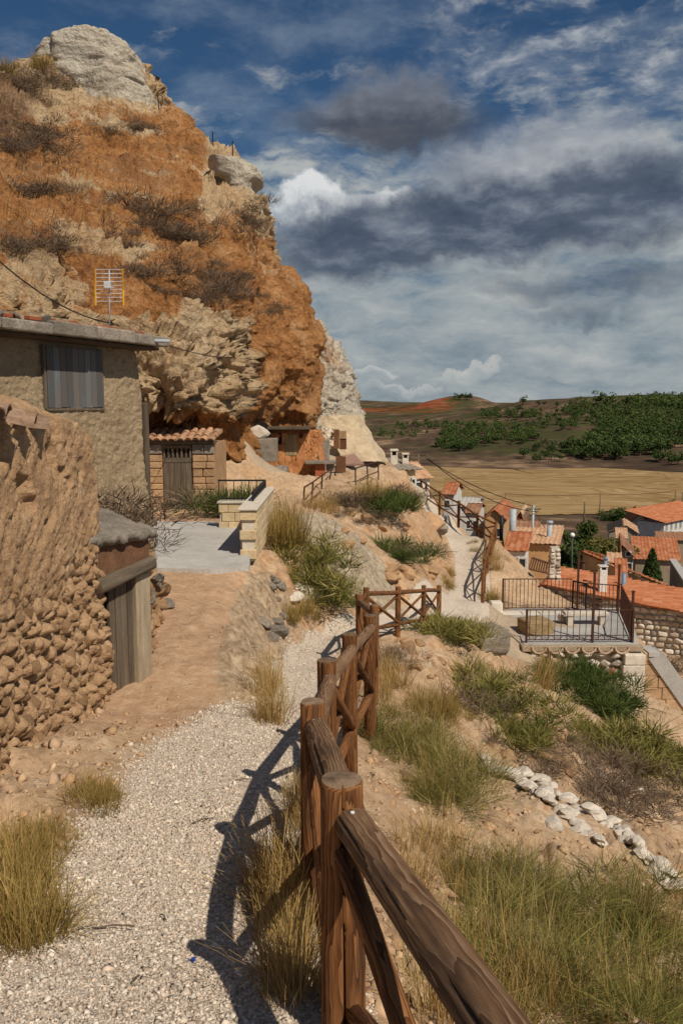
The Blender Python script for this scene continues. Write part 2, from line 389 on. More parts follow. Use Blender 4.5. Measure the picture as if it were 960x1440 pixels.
for a in ((6.4, 31, -7.2), (9.2, 37, -8.6), (9.5, 40, -10.5), (7.6, 42, -8.5), (7, 47, -9.5), (7, 52, -10), (6.5, 58, -10), (12, 55, -15), (10.5, 32, -8.8), (14, 30, -9.8), (14, 40, -13), (20, 50, -17), (25, 30, -14), (12, 20, -10), (20, 20, -13),
          (8, 14, -8.3), (6, 9, -6.3), (5, 5, -5.2), (4, 0, -4), (1.2, 0, -2.2), (.75, 1.5, -2.2), (.62, 3, -2.55), (.3, 2.6, -2.2), (8, 0, -6.5), (15, 5, -11), (30, 60, -20), (50, 50, -22), (60, 100, -27), (20, 100, -26), (0, 100, -20), (0, 130, -28), (80, 150, -30.4), (150, 150, -31),
          (0, 200, -31), (100, 230, -31.4), (200, 220, -31.4), (-20, 40, 0), (-30, 60, 5), (-60, 100, 5), (-10, 20, -2.0), (-10, 5, -1.5), (-5, 0, -1.3), (-4, -4, -1.0), (-15, -4, 0), (-100, 150, 0), (-5, 60, -3), (-5, 80, -6), (-200, 220, -10), (4, -5, -3), (12, -5, -8), (-150, 60, 10), (160, 60, -30)): add(*a)
CP = np.array(CP)
# thin out near-duplicates so the fit stays calm
keep = []
for i, p in enumerate(CP):
    if all(np.hypot(*(p[:2] - CP[j][:2])) > 0.12 for j in keep): keep.append(i)
CP = CP[keep]
ground_fit = RBF(CP[:, :2], CP[:, 2], 0.01)
NR, NC = 560, 470
GY = np.exp(np.linspace(math.log(2.0), math.log(236.0), NR)) - 5.0
GS = np.concatenate([np.linspace(-1.35, -.62, 70, endpoint=False), np.linspace(-.62, .62, 340, endpoint=False), np.linspace(.62, 1.5, 60)])
GX = GS[None, :] * (GY[:, None] + 5.6); GYY = np.repeat(GY[:, None], NC, 1)
XY = np.stack([GX.ravel(), GYY.ravel()], 1)
def path_dist(Q):                # signed: below 0 on the gravel
    best = np.full(len(Q), 1e9)
    for a, b in zip(PATH[:-1], PATH[1:]):
        ab = b[:2] - a[:2]; t = np.clip(((Q - a[:2]) @ ab) / (ab @ ab), 0, 1)
        d_ = np.hypot(*(Q - (a[:2] + t[:, None] * ab)).T) - (a[2] + t * (b[2] - a[2])); best = np.minimum(best, d_)
    return best
pd = path_dist(XY)
Z = ground_fit(XY)
P3 = np.stack([XY[:, 0], XY[:, 1], Z], 1)
lane = (XY[:, 1] > 7.6) & (XY[:, 1] < 25) & (XY[:, 0] < np.interp(XY[:, 1], [7.6, 9.4, 10.4, 11.4, 12.5, 14, 15.6, 20, 22, 25], [-.85, -1.0, -1.22, -1.42, -1.62, -1.78, -1.80, -1.9, -2.2, -3.2])) & (XY[:, 0] > -7)
lane = lane.astype(float)
plaza = sstep(np.maximum(np.abs(XY[:, 0] - 5.9) - 2.6, np.abs(XY[:, 1] - 26.4) - 3.2), .4, -.3)
upper = sstep(np.interp(XY[:, 1], [28, 33, 36, 42, 50], [0, 1, 1, 1, 1]) * (1 - np.clip(np.abs(XY[:, 0] - np.interp(XY[:, 1], [30, 34, 36, 42, 50], [-3, -2.6, -1.3, .3, .1])) / 2.0, 0, 1)), .15, .5)
rough_w = sstep(pd, -.05, .7) * (1 - .85 * lane) * (1 - plaza) * (1 - .9 * upper)
n_big = fbm(P3, .55, 4, 3); n_mid = fbm(P3, 1.7, 4, 11, .55, True); n_fin = fbm(P3, 6.5, 3, 23)
farw = sstep(XY[:, 1], 30, 90)
bankw = sstep(XY[:, 1], 9, 10) * sstep(XY[:, 1], 17.5, 16.5) * sstep(np.abs(XY[:, 0] - np.interp(XY[:, 1], [9, 11, 14, 17], [-.95, -1.12, -1.3, -1.2])), .55, .25)
f1, f2 = worley(P3 * .9 + .4 * np.stack([n_big, n_mid * .3, n_big], 1), 6); crk = (1 - sstep(f2 - f1, 0, .22)) * sstep(fbm(P3, .3, 2, 8), -.2, .3)
rills = fbm(P3 * np.array([1, 1, .25]), 1.1, 4, 41, .5, True)
Z = Z + rough_w * (.16 * n_big + .15 * n_mid + .07 * n_fin - .16 * crk + .14 * rills * sstep(XY[:, 0], .6, 2)) * (1 + 1.5 * farw) + (1 - rough_w) * .009 * n_fin + .11 * bankw * (n_mid + 1.1 * n_fin) + .03 * lane * n_mid * sstep(XY[:, 1], 15.5, 14.5)
Zg = Z.reshape(NR, NC)
def H(x, y):                     # height of the built ground
    fi = np.interp(y, GY, np.arange(NR)); s_ = x / (y + 5.6); fj = np.interp(s_, GS, np.arange(NC))
    i = int(min(fi, NR - 2)); j = int(min(fj, NC - 2)); u, v_ = fi - i, fj - j
    return float(Zg[i, j] * (1 - u) * (1 - v_) + Zg[i + 1, j] * u * (1 - v_) + Zg[i, j + 1] * (1 - u) * v_ + Zg[i + 1, j + 1] * u * v_)
def HV(x, y):
    fi = np.interp(y, GY, np.arange(NR)); fj = np.interp(x / (y + 5.6), GS, np.arange(NC))
    i = np.minimum(fi, NR - 2).astype(int); j = np.minimum(fj, NC - 2).astype(int); u, v_ = fi - i, fj - j
    return Zg[i, j] * (1 - u) * (1 - v_) + Zg[i + 1, j] * u * (1 - v_) + Zg[i, j + 1] * (1 - u) * v_ + Zg[i + 1, j + 1] * u * v_
def hit(px, py, y0=2.0, y1=225):  # where the pixel's ray meets the ground
    a, b, c = ray(px, py); ys = np.exp(np.linspace(math.log(y0), math.log(y1), 1500))
    x_ = a * ys / b; z_ = c * ys / b; h_ = HV(x_, ys); k = np.argmax(z_ <= h_)
    if k == 0 and not z_[0] <= h_[0]: return None
    return Vector((x_[k], ys[k], h_[k]))
gravel = sstep(pd + .06 * n_big, .16, -.16)
gravel = gravel * (1 - lane * sstep(XY[:, 1], 8.2, 8.8))
gx, gy = np.gradient(Zg)
stp = np.zeros_like(Zg)
dzy = gx / np.gradient(GYY, axis=0); dzx = gy / np.gradient(GX, axis=1); steep = sstep(np.hypot(dzx, dzy).ravel(), .45, 1.2)
grey = np.clip(sstep(XY[:, 1], 8, 9.5) * sstep(XY[:, 1], 17.5, 16) * sstep(np.abs(XY[:, 0] - np.interp(XY[:, 1], [9, 11, 14, 17], [-.95, -1.15, -1.35, -1.25])), .62, .3), 0, 1)       # greyer conglomerate of the lane's bank
slabrock = sstep(np.hypot((XY[:, 0] - .2) / 1.9, (XY[:, 1] - 21.8) / 2.0), 1.0, .7)
gm, t, b = base_mat('ground', 0.95, 0.1); c = coords(t, False)
na = t.noise(c, 0.9, 8, 0.65, 0.3); nb = t.noise(c, 7, 7, 0.68); nc = t.noise(c, 38, 5, 0.65); vg = t.voro(c, 46, 'F1'); vgc = t.voro(c, 46, 'F1', out='Color')
soil = t.ramp(t.m('ADD', t.m('MULTIPLY', na, .55), t.m('MULTIPLY', nb, .45)), [(.34, (.20, .122, .068)), (.45, (.40, .265, .16)), (.55, (.51, .36, .23)), (.67, (.60, .47, .34))])
red = t.ramp(nb, [(.35, (.30, .155, .075)), (.55, (.48, .285, .15)), (.7, (.56, .38, .23))])
pal = t.ramp(nb, [(.35, (.22, .17, .12)), (.52, (.38, .30, .21)), (.7, (.50, .43, .33))])
colr = t.mix(t.sm(t.m('ADD', attr(t, 'lane'), t.m('MULTIPLY', t.m('SUBTRACT', nb, .5), .8)), .35, .65), soil, t.ramp(nb, [(.32, (.36, .215, .125)), (.52, (.46, .295, .18)), (.7, (.54, .38, .25))]))
colr = t.mix(t.m('MULTIPLY', attr(t, 'steep'), t.sm(na, .40, .58)), colr, red)
colr = t.mix(t.sm(t.m('ADD', attr(t, 'grey'), t.m('MULTIPLY', t.m('SUBTRACT', nb, .5), 1.4)), .45, .8), colr, t.ramp(nb, [(.34, (.20, .132, .08)), (.5, (.37, .262, .165)), (.68, (.52, .405, .28))]))
colr = t.mix(t.sm(attr(t, 'slabrock'), .3, .6), colr, pal)
conc = t.ramp(nb, [(.3, (.34, .25, .165)), (.7, (.46, .365, .265))])
colr = t.mix(t.sm(t.m('ADD', attr(t, 'plaza'), t.m('MULTIPLY', t.m('SUBTRACT', na, .5), .5)), .4, .6), colr, conc)
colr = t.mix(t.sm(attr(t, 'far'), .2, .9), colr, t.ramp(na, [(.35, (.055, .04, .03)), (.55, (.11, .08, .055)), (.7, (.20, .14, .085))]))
grc = t.mix(.75, t.ramp(nc, [(.3, (.38, .30, .23)), (.55, (.56, .47, .375)), (.72, (.68, .60, .50))]), t.ramp(t.xyz(vgc)[0], [(.0, (.32, .25, .19)), (.5, (.52, .435, .345)), (1, (.66, .58, .48))]))
gk = t.sm(t.m('ADD', attr(t, 'gravel'), t.m('MULTIPLY', t.m('SUBTRACT', nb, .5), 1.0)), .35, .65)
colr = t.mix(gk, colr, grc)
colr = t.v('SCALE', colr, scale=t.m('ADD', .74, t.m('MULTIPLY', nc, .52)))
t.put(b.inputs['Base Color'], colr)
hh = t.m('ADD', t.m('MULTIPLY', t.m('ADD', nb, t.m('MULTIPLY', nc, .5)), t.m('SUBTRACT', 1.0, t.m('MULTIPLY', gk, .8))), t.m('MULTIPLY', t.m('MULTIPLY', vg, gk), -.25))
bump(t, b, hh, .75, .05)
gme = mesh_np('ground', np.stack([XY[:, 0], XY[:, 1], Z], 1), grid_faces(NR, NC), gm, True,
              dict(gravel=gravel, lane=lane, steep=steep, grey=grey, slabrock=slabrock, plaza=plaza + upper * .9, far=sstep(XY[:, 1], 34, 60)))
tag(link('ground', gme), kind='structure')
# ------------------------------------------------------------------ the cliff
def normals_grid(P):             # P: (nr, nc, 3)
    du = np.gradient(P, axis=1); dv = np.gradient(P, axis=0); n = np.cross(du, dv)
    return n / (np.linalg.norm(n, axis=2, keepdims=True) + 1e-9)
def Wn(px, py, Y):               # arrays
    vv = -(py - 720) / F; uu = (px - 480) / F
    dy = math.cos(PITCH) + vv * math.sin(PITCH); dz = -math.sin(PITCH) + vv * math.cos(PITCH); t_ = Y / dy
    return np.stack([uu * t_, Y, dz * t_], -1)
def rocky_sheet(name, sil, ctl, py0, py1, px_left, nr, nc, wrap, mat, amp, paint, top_back=30, lobe=True, flip=False, seed=0, ledges=0.0):
    """face of a rock mass: depth under each ray from control points, then it turns round the edge and runs back"""
    fit = RBF([(a / 100, b_ / 100) for a, b_, _ in ctl], [c_ for _, _, c_ in ctl], .02)
    rows = np.linspace(py0, py1, nr); sx = np.interp(rows, [s_[1] for s_ in sil], [s_[0] for s_ in sil])
    u = np.linspace(0, 1, nc) ** .9
    lx = np.interp(rows, [s_[1] for s_ in px_left], [s_[0] for s_ in px_left]) if isinstance(px_left, list) else np.full(nr, px_left)
    PX = lx[:, None] + u[None, :] * (sx - lx)[:, None]; PY = np.repeat(rows[:, None], nc, 1)
    D = fit(np.stack([PX.ravel() / 100, PY.ravel() / 100], 1)).reshape(nr, nc)
    # round the last stretch toward the edge
    e = np.clip((PX - (sx[:, None] - 26)) / 26, 0, 1); D = D + 1.6 * (1 - np.sqrt(1 - np.minimum(e, .999) ** 2))
    P = Wn(PX, PY, D)
    if wrap:
        k = np.arange(1, wrap + 1); last = P[:, -1:, :]
        ext = last + np.stack([np.sqrt(k) * .12 - .05 * k, k * .55 + .02 * k * k, -.01 * k], -1)[None]
        P = np.concatenate([P, ext], 1); PX = np.concatenate([PX, np.repeat(sx[:, None], wrap, 1)], 1); PY = np.concatenate([PY, np.repeat(rows[:, None], wrap, 1)], 1)
    if top_back:
        k = np.arange(1, top_back + 1)[::-1]; first = P[:1]
        ext = first + np.stack([0 * k, k * .8, -.06 * k - .012 * k * k], -1)[:, None, :]
        P = np.concatenate([ext, P], 0); PX = np.concatenate([np.repeat(PX[:1], top_back, 0), PX], 0); PY = np.concatenate([np.repeat(PY[:1], top_back, 0), PY], 0)
    N = normals_grid(P); 
    sgn = np.sign((N * (-P)).sum(-1)); s0 = 1 if (sgn[nr // 2, : nc]).sum() > 0 else -1; N = N * s0
    Q = P.reshape(-1, 3); am = amp(PX, PY).ravel()
    big = fbm(Q, .22, 3, seed + 1); mid = fbm(Q, 1.0, 3, seed + 5, .5, True) + .1; fin = fbm(Q, 3.6, 2, seed + 9, .5, True) + .1
    f1, f2 = worley(Q * .75 + .35 * np.stack([fbm(Q, .7, 2, seed + 2), fbm(Q, .7, 2, seed + 3), fbm(Q, .7, 2, seed + 4)], 1), seed)
    crack = 1 - sstep(f2 - f1, .0, .16)
    strat = fbm(Q * np.array([.25, .25, 1.0]), 1.5, 3, seed + 30) * (.35 if name == 'cliff' else 1)
    lobw = np.clip(1 - sstep(PX.ravel(), 340, 385), .25, 1) if name == 'cliff' else 1.0
    disp = -.35 * am + am * (.45 * big + .50 * mid + .22 * fin + .34 * cellval(Q * np.array([.7, .7, 1.3]) + .5 * mid[:, None], seed + 70) + .20 * cellval(Q * np.array([1.6, 1.6, 2.8]) + .3 * mid[:, None], seed + 80) - .40 * lobw * crack + .45 * strat + (.45 * lobw * (.5 - f1) if lobe else 0))
    if ledges:
        vert = fbm(Q * np.array([1, 1, .14]), .9, 4, seed + 90, .55, True); disp = disp + (.36 * vert - .42) * (1 - np.clip(lobw, .25, 1)) * 1.2 + .12 * vert * am
        ph = Q[:, 2] / 2.9 + fbm(Q, .12, 3, seed + 50) * 1.2; fr = ph - np.floor(ph)
        disp = disp + ledges * (sstep(fr, 0, .75) - sstep(fr, .82, 1.0) - .4) * np.clip(am * 2, 0, 1)
    Q = Q + N.reshape(-1, 3) * disp[:, None]
    at = paint(PX.ravel(), PY.ravel(), Q)
    me = mesh_np(name, Q, grid_faces(*P.shape[:2], flip=(s0 > 0)), mat, True, at)
    return link(name, me), Q.reshape(P.shape), PX, PY
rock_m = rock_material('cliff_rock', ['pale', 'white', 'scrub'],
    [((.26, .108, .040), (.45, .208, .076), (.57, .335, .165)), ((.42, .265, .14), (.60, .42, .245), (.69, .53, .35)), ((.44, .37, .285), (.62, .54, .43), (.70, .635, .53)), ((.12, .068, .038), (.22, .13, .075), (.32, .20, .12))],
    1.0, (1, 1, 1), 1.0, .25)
SIL = [(205, 96), (222, 148), (232, 160), (262, 184), (300, 204), (330, 226), (350, 250), (362, 280), (372, 318), (382, 344), (402, 366), (428, 398), (444, 432), (455, 468), (452, 500), (448, 540), (447, 600), (446, 700), (446, 800)]
CTL = [(-350, 780, 18), (0, 780, 22), (200, 760, 27.5), (330, 720, 29), (400, 690, 37.5), (446, 700, 38),
       (-350, 620, 17), (0, 622, 23), (195, 622, 28.0), (250, 620, 27.8), (300, 618, 28.5), (345, 612, 30), (390, 600, 37.2), (446, 600, 37.5),
       (-350, 585, 15), (0, 590, 21), (195, 578, 24.6), (250, 588, 24.6), (300, 592, 26.2), (345, 592, 28.4), (385, 585, 35.6), (446, 585, 36.6),
       (0, 520, 20), (190, 500, 24.6), (270, 500, 25.6), (345, 500, 29), (362, 500, 34), (400, 500, 35.2), (446, 510, 36.8),
       (-350, 440, 14), (0, 430, 19.5), (180, 445, 24.8), (260, 450, 26.6), (330, 440, 30), (355, 430, 34.2), (400, 430, 36), (444, 440, 38),
       (60, 390, 22), (180, 390, 27.5), (260, 390, 29.5), (330, 380, 34), (380, 380, 37.5), (420, 395, 39.5),
       (-350, 340, 18), (0, 330, 24.5), (150, 330, 31), (250, 330, 34.5), (330, 320, 39), (372, 330, 42),
       (0, 260, 31), (120, 260, 36), (220, 260, 41), (300, 260, 44.5), (360, 270, 46),
       (-350, 200, 26), (0, 200, 37), (100, 200, 43), (200, 200, 48), (290, 205, 50.5), (0, 150, 42), (60, 145, 47), (140, 140, 51), (222, 148, 53),
       (0, 110, 47), (60, 92, 52), (140, 110, 54), (205, 96, 55), (-350, 110, 36)]
def c_amp(px, py):
    a = .50 + .30 * sstep(py, 420, 460) * sstep(px, 380, 340) - .27 * sstep(px, 340, 390) * sstep(py, 340, 400)
    a = a * (1 - .5 * sstep(py, 640, 680)) + .15 * sstep(py, 200, 140)
    return a * (1 - .4 * sstep(py, 596, 610))
def c_paint(px, py, Q):
    n = fbm(Q, .35, 4, 77) * 1.0; q = fbm(Q, .12, 3, 78)
    pale = sstep(py + 40 * n, 420, 455) * sstep(px + 22 * n, 372, 338) + .55 * sstep(py + 35 * n, 330, 400) * sstep(px + 60 * n, 160, 60)
    pale = pale + .8 * sstep(px + 25 * n, 275, 300) * sstep(py, 345, 300) * sstep(py, 190, 215) + .5 * sstep(py + 20 * n, 175, 150)
    pale = pale + .6 * sstep(fbm(Q * np.array([.5, .5, 1.5]), .5, 4, 131), .12, .40) * sstep(py, 450, 380)
    pale = pale + .16 * sstep(py, 440, 390) * sstep(px + 30 * n, 330, 280)
    pale = np.clip(pale + .35 * q, 0, 1) * (1 - sstep(py + 14 * n, 575, 592) * .85)
    # darker soil and thatch on the gentler ledges
    N_ = sstep(py + 34 * n, 210, 190) * sstep(py + 30 * n, 92, 112) * sstep(px + .62 * py, 190, 120) + 0
    scr = np.clip(sstep(fbm(Q * np.array([.5, .5, 1.6]), .42, 4, 91), .02, .30) * sstep(py, 440, 400) * sstep(px, 420, 330) * .45 + N_ * .6, 0, 1)
    return dict(pale=np.clip(pale, 0, 1), white=np.zeros(len(px)), scrub=scr)
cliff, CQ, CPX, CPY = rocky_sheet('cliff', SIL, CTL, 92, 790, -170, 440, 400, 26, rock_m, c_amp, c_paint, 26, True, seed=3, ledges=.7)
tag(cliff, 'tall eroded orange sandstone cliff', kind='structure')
def on_cliff(px, py):            # nearest built cliff vertex under a pixel
    k = np.argmin((CPX - px) ** 2 + (CPY - py) ** 2); return Vector(CQ.reshape(-1, 3)[k])

def all_white(px, py, Q): return dict(pale=np.ones(len(px)) * .45, white=np.clip(.85 + .5 * fbm(Q, .3, 3, 5), 0, 1), scrub=np.zeros(len(px)))
# the pale rock farther along, with its plastered foot
SIL2 = [(452, 455), (470, 478), (486, 496), (493, 515), (497, 540), (504, 562), (512, 590), (514, 700)]
CTL2 = [(400, 470, 47), (440, 480, 46), (470, 490, 47), (400, 560, 45), (440, 560, 44.5), (480, 560, 46), (500, 560, 48), (400, 640, 45), (450, 640, 44.5), (505, 620, 47), (450, 690, 44.5), (505, 690, 47)]
wr, *_ = rocky_sheet('pale_rock', SIL2, CTL2, 452, 690, 400, 150, 90, 22, rock_m, lambda px, py: .34 * sstep(py, 600, 586) + .03 + 0 * px, all_white, 14, True, seed=21)
tag(wr, 'whitish rock mass beyond the orange cliff', kind='structure')
# the summit rock
def lump(name, prof_px, Y0, depth, n=(90, 70), amp=.5, seed=0, white=.9, kind='structure', label=None):
    """rounded block: outline pixels top to bottom (left, right, y), given its own depth"""
    nr, nc = n; ys = np.linspace(prof_px[0][2], prof_px[-1][2], nr)
    L = np.interp(ys, [p[2] for p in prof_px], [p[0] for p in prof_px]); Rr = np.interp(ys, [p[2] for p in prof_px], [p[1] for p in prof_px])
    th = np.linspace(0, 2 * math.pi, nc, endpoint=False); V = []
    for y_, l, r_ in zip(ys, L, Rr):
        cpt = W((l + r_) / 2, y_, Y0); hw = (r_ - l) / 2 / F * Y0
        ex = np.sign(np.cos(th)) * np.abs(np.cos(th)) ** .7; ey = np.sign(np.sin(th)) * np.abs(np.sin(th)) ** .7
        V.append(np.stack([cpt.x + hw * ex, Y0 + depth * ey * min(1, hw * 2 / depth + .2), np.full(nc, cpt.z)], -1))
    P = np.array(V); ctr = P.mean((0, 1)); Q = P.reshape(-1, 3); dr = Q - P.mean(1).repeat(nc, 0); dr[:, 2] += .4 * (Q[:, 2] - ctr[2]); dr /= np.linalg.norm(dr, axis=1, keepdims=True) + 1e-6
    f1, f2 = worley(Q * .6, seed)
    Q = Q + dr * (amp * (.8 * fbm(Q, .35, 4, seed, .55) + .5 * fbm(Q, 1.0, 4, seed + 4, .55, True) + .2 * fbm(Q, 3.5, 3, seed + 8) - .4 * (1 - sstep(f2 - f1, 0, .15))))[:, None]
    i = np.arange(nr * nc).reshape(nr, nc); Fq = np.stack([i[:-1], i[1:], np.roll(i, -1, 1)[1:], np.roll(i, -1, 1)[:-1]], -1).reshape(-1, 4)
    top = Q[:nc].mean(0, keepdims=True) + np.array([[0, 0, .15]]); Q = np.concatenate([Q, top]); k = len(Q) - 1
    cap = np.array([[k, i[0, j], i[0, (j + 1) % nc], i[0, (j + 1) % nc]] for j in range(nc)])
    fl = [tuple(int(a) for a in f) for f in Fq] + [(k, int(i[0, j]), int(i[0, (j + 1) % nc])) for j in range(nc)]
    w_ = np.clip(white + .4 * fbm(Q, .4, 3, seed + 3), 0, 1)
    me = mesh_np(name, Q, fl, rock_m, True, dict(pale=np.clip(1.1 - w_ + .2, 0, 1), white=w_, scrub=np.zeros(len(Q))))
    o = link(name, me); tag(o, label, kind=kind); return o
lump('summit_rock', [(118, 160, 66), (92, 174, 70), (76, 184, 78), (66, 192, 90), (62, 198, 104), (64, 204, 118), (72, 211, 134), (82, 216, 150), (100, 220, 178)], 55, 3.2, amp=.42, seed=31, white=.95, label='pale boulder crowning the cliff top')
lump('capped_rock', [(296, 336, 230), (296, 358, 236), (300, 368, 243), (304, 370, 252), (318, 368, 258), (322, 358, 264), (324, 356, 272), (322, 364, 282), (322, 370, 300), (328, 374, 318), (338, 374, 345)], 46.5, 1.6, (80, 60), .22, 41, .7, label='pale overhanging block on the cliff edge')

# ------------------------------------------------------------------ valley and hills
HY = np.exp(np.linspace(math.log(150), math.log(5200), 260)); HS = np.linspace(-1.0, 1.15, 300)
HX = HS[None] * HY[:, None]; HXY = np.stack([HX.ravel(), np.repeat(HY[:, None], 300, 1).ravel()], 1)
hp = []
def hpt(px, py, Y): p = W(px, py, Y); hp.append((p.x, p.y, p.z))
for px in (-300, 0, 300, 500, 600, 700, 850, 960, 1200, 1500):
    for Y in (150, 250): p = W(px, 570, Y); hp.append((p.x, Y, -31.7))
for a in ((560, 640, 540), (600, 637, 560), (640, 636, 520), (680, 648, 470), (740, 659, 425), (800, 656, 440), (870, 656, 440), (960, 660, 415), (1100, 665, 400), (400, 640, 540), (0, 640, 600), (-400, 640, 600), (1400, 665, 420),
          (600, 618, 640), (650, 612, 640), (700, 620, 580), (760, 625, 540), (830, 625, 530), (900, 625, 520), (960, 630, 500),
          (600, 598, 800), (660, 590, 800), (720, 592, 720), (780, 585, 680), (850, 590, 640), (920, 590, 620), (960, 590, 600), (1100, 590, 600),
          (640, 580, 960), (690, 578, 900), (735, 563, 800), (775, 569, 780), (835, 560, 740), (880, 566, 730), (920, 561, 720), (960, 559, 700), (1100, 560, 700), (1400, 560, 800),
          (540, 598, 1000), (520, 606, 800), (560, 575, 1300), (600, 568, 1350), (645, 555, 1300), (675, 559, 1300), (700, 574, 1300), (520, 572, 1500), (620, 584, 1150), (400, 580, 1000), (0, 575, 1000), (-400, 575, 1100),
          (510, 565, 2000), (560, 566, 2000), (700, 580, 1800), (900, 580, 1700), (1200, 570, 1800), (0, 565, 2500), (960, 568, 4500), (480, 566, 4500), (0, 566, 4500), (-900, 566, 4500), (1600, 566, 4500)): hpt(*a)
hp = np.array(hp); hfit = RBF(hp[:, :2] / 100, hp[:, 2], .05)
hz = hfit(HXY / 100); H3 = np.stack([HXY[:, 0], HXY[:, 1], hz], 1)
hw = sstep(hz, -31, -24)
hz = hz + hw * (5.0 * fbm(H3, .0045, 4, 61) + 3.0 * fbm(H3, .016, 4, 67, .5, True)) * sstep(HXY[:, 1], 3000, 1500)
hzg = hz.reshape(260, 300)
def HH(x, y):
    i = int(min(np.interp(y, HY, np.arange(260)), 258)); j = int(min(max(np.interp(x / y, HS, np.arange(300)), 0), 298))
    u = np.interp(y, HY, np.arange(260)) - i; v_ = np.interp(x / y, HS, np.arange(300)) - j
    return float(hzg[i, j] * (1 - u) * (1 - v_) + hzg[i + 1, j] * u * (1 - v_) + hzg[i, j + 1] * (1 - u) * v_ + hzg[i + 1, j + 1] * u * v_)
def hhit(px, py, y0=330, y1=3000):
    a, b_, c_ = ray(px, py)
    for Y in np.exp(np.linspace(math.log(y0), math.log(y1), 900)):
        if c_ * Y / b_ <= HH(a * Y / b_, Y): return Vector((a * Y / b_, Y, HH(a * Y / b_, Y)))
    return None
redm = sstep(np.hypot((HXY[:, 0] - 85) / 95, (HXY[:, 1] - 1260) / 150), 1.15, .6)
hm, t, b = base_mat('hills', 1.0, 0.0); c = coords(t, False)
na = t.noise(c, .012, 8, .65, .4); nb = t.noise(c, .06, 7, .65); ns = t.noise(t.v('MULTIPLY', c, (.25, .25, 1.6)), .12, 4, .6)
hc = t.ramp(t.m('ADD', t.m('MULTIPLY', na, .5), t.m('MULTIPLY', nb, .5)), [(.36, (.040, .028, .021)), (.47, (.080, .054, .038)), (.54, (.125, .083, .053)), (.63, (.30, .20, .125))])
hc = t.mix(t.sm(t.m('ADD', attr(t, 'red'), t.m('MULTIPLY', t.m('SUBTRACT', nb, .5), 1.2)), .4, .7), hc, t.ramp(ns, [(.35, (.09, .035, .02)), (.52, (.24, .07, .032)), (.7, (.24, .12, .065))]))
scrubk = t.m('MULTIPLY', t.sm(t.noise(c, .02, 6, .6), .46, .58), t.sm(nb, .36, .5))
hc = t.mix(t.m('MULTIPLY', t.m('MULTIPLY', scrubk, t.sm(t.xyz(c)[2], -31.0, -27.0)), .8), hc, (.050, .062, .022))
t.put(b.inputs['Base Color'], hc); bump(t, b, nb, .6, 3.0)
tag(link('hills', mesh_np('hills', np.stack([HXY[:, 0], HXY[:, 1], hz], 1), grid_faces(260, 300), hm, True, dict(red=redm))), kind='structure')

# harvested field on the valley floor
fe = [(520, 641, 0), (560, 641, 0), (600, 638, 0), (640, 637, 0), (668, 646, 0), (700, 655, 0), (740, 660, 0), (800, 657, 0), (870, 657, 0), (960, 661, 0), (1150, 665, 0),
      (1150, 700, 0), (960, 706, 0), (880, 718, 0), (800, 724, 0), (700, 722, 0), (600, 722, 0), (520, 722, 0)]
FZ = -31.45
fpts = []
for px, py, _ in fe:
    a, b_, c_ = ray(px, py); k = FZ / c_; fpts.append((a * k, b_ * k, FZ))
cen = np.mean(np.array(fpts), 0)
ring = []
for i, p in enumerate(fpts):
    q_ = fpts[(i + 1) % len(fpts)]
    for k in range(8):
        s_ = k / 8; w_ = (math.sin(i * 3.1 + k) * 1.5, math.cos(i * 1.7 + k * 1.3) * 1.5)
        ring.append((p[0] + (q_[0] - p[0]) * s_ + w_[0], p[1] + (q_[1] - p[1]) * s_ + w_[1], FZ))
fm, t, b = base_mat('stubble', .95, .1); c = coords(t, False)
cs = t.v('ADD', c, t.v('SCALE', t.noise(c, .006, 3, .5, out=1), scale=110))
w1 = t.noise(t.v('MULTIPLY', cs, (.016, .10, 1)), 1.0, 5, .6); w2 = t.noise(c, .02, 5, .6); w3 = t.noise(t.v('MULTIPLY', cs, (.05, .4, 1)), 1.0, 5, .65)
fc = t.ramp(t.m('ADD', t.m('MULTIPLY', w1, .5), t.m('ADD', t.m('MULTIPLY', w2, .25), t.m('MULTIPLY', w3, .25))), [(.38, (.17, .098, .036)), (.47, (.26, .162, .068)), (.54, (.33, .22, .10)), (.64, (.44, .32, .165))])
t.put(b.inputs['Base Color'], fc)
# fine fan of triangles round the middle
tag(link('field', mesh_np('field', np.array([tuple(cen)] + ring), [(0, i + 1, (i + 1) % len(ring) + 1) for i in range(len(ring))], fm, False)), 'harvested straw field on the valley floor', kind='structure')
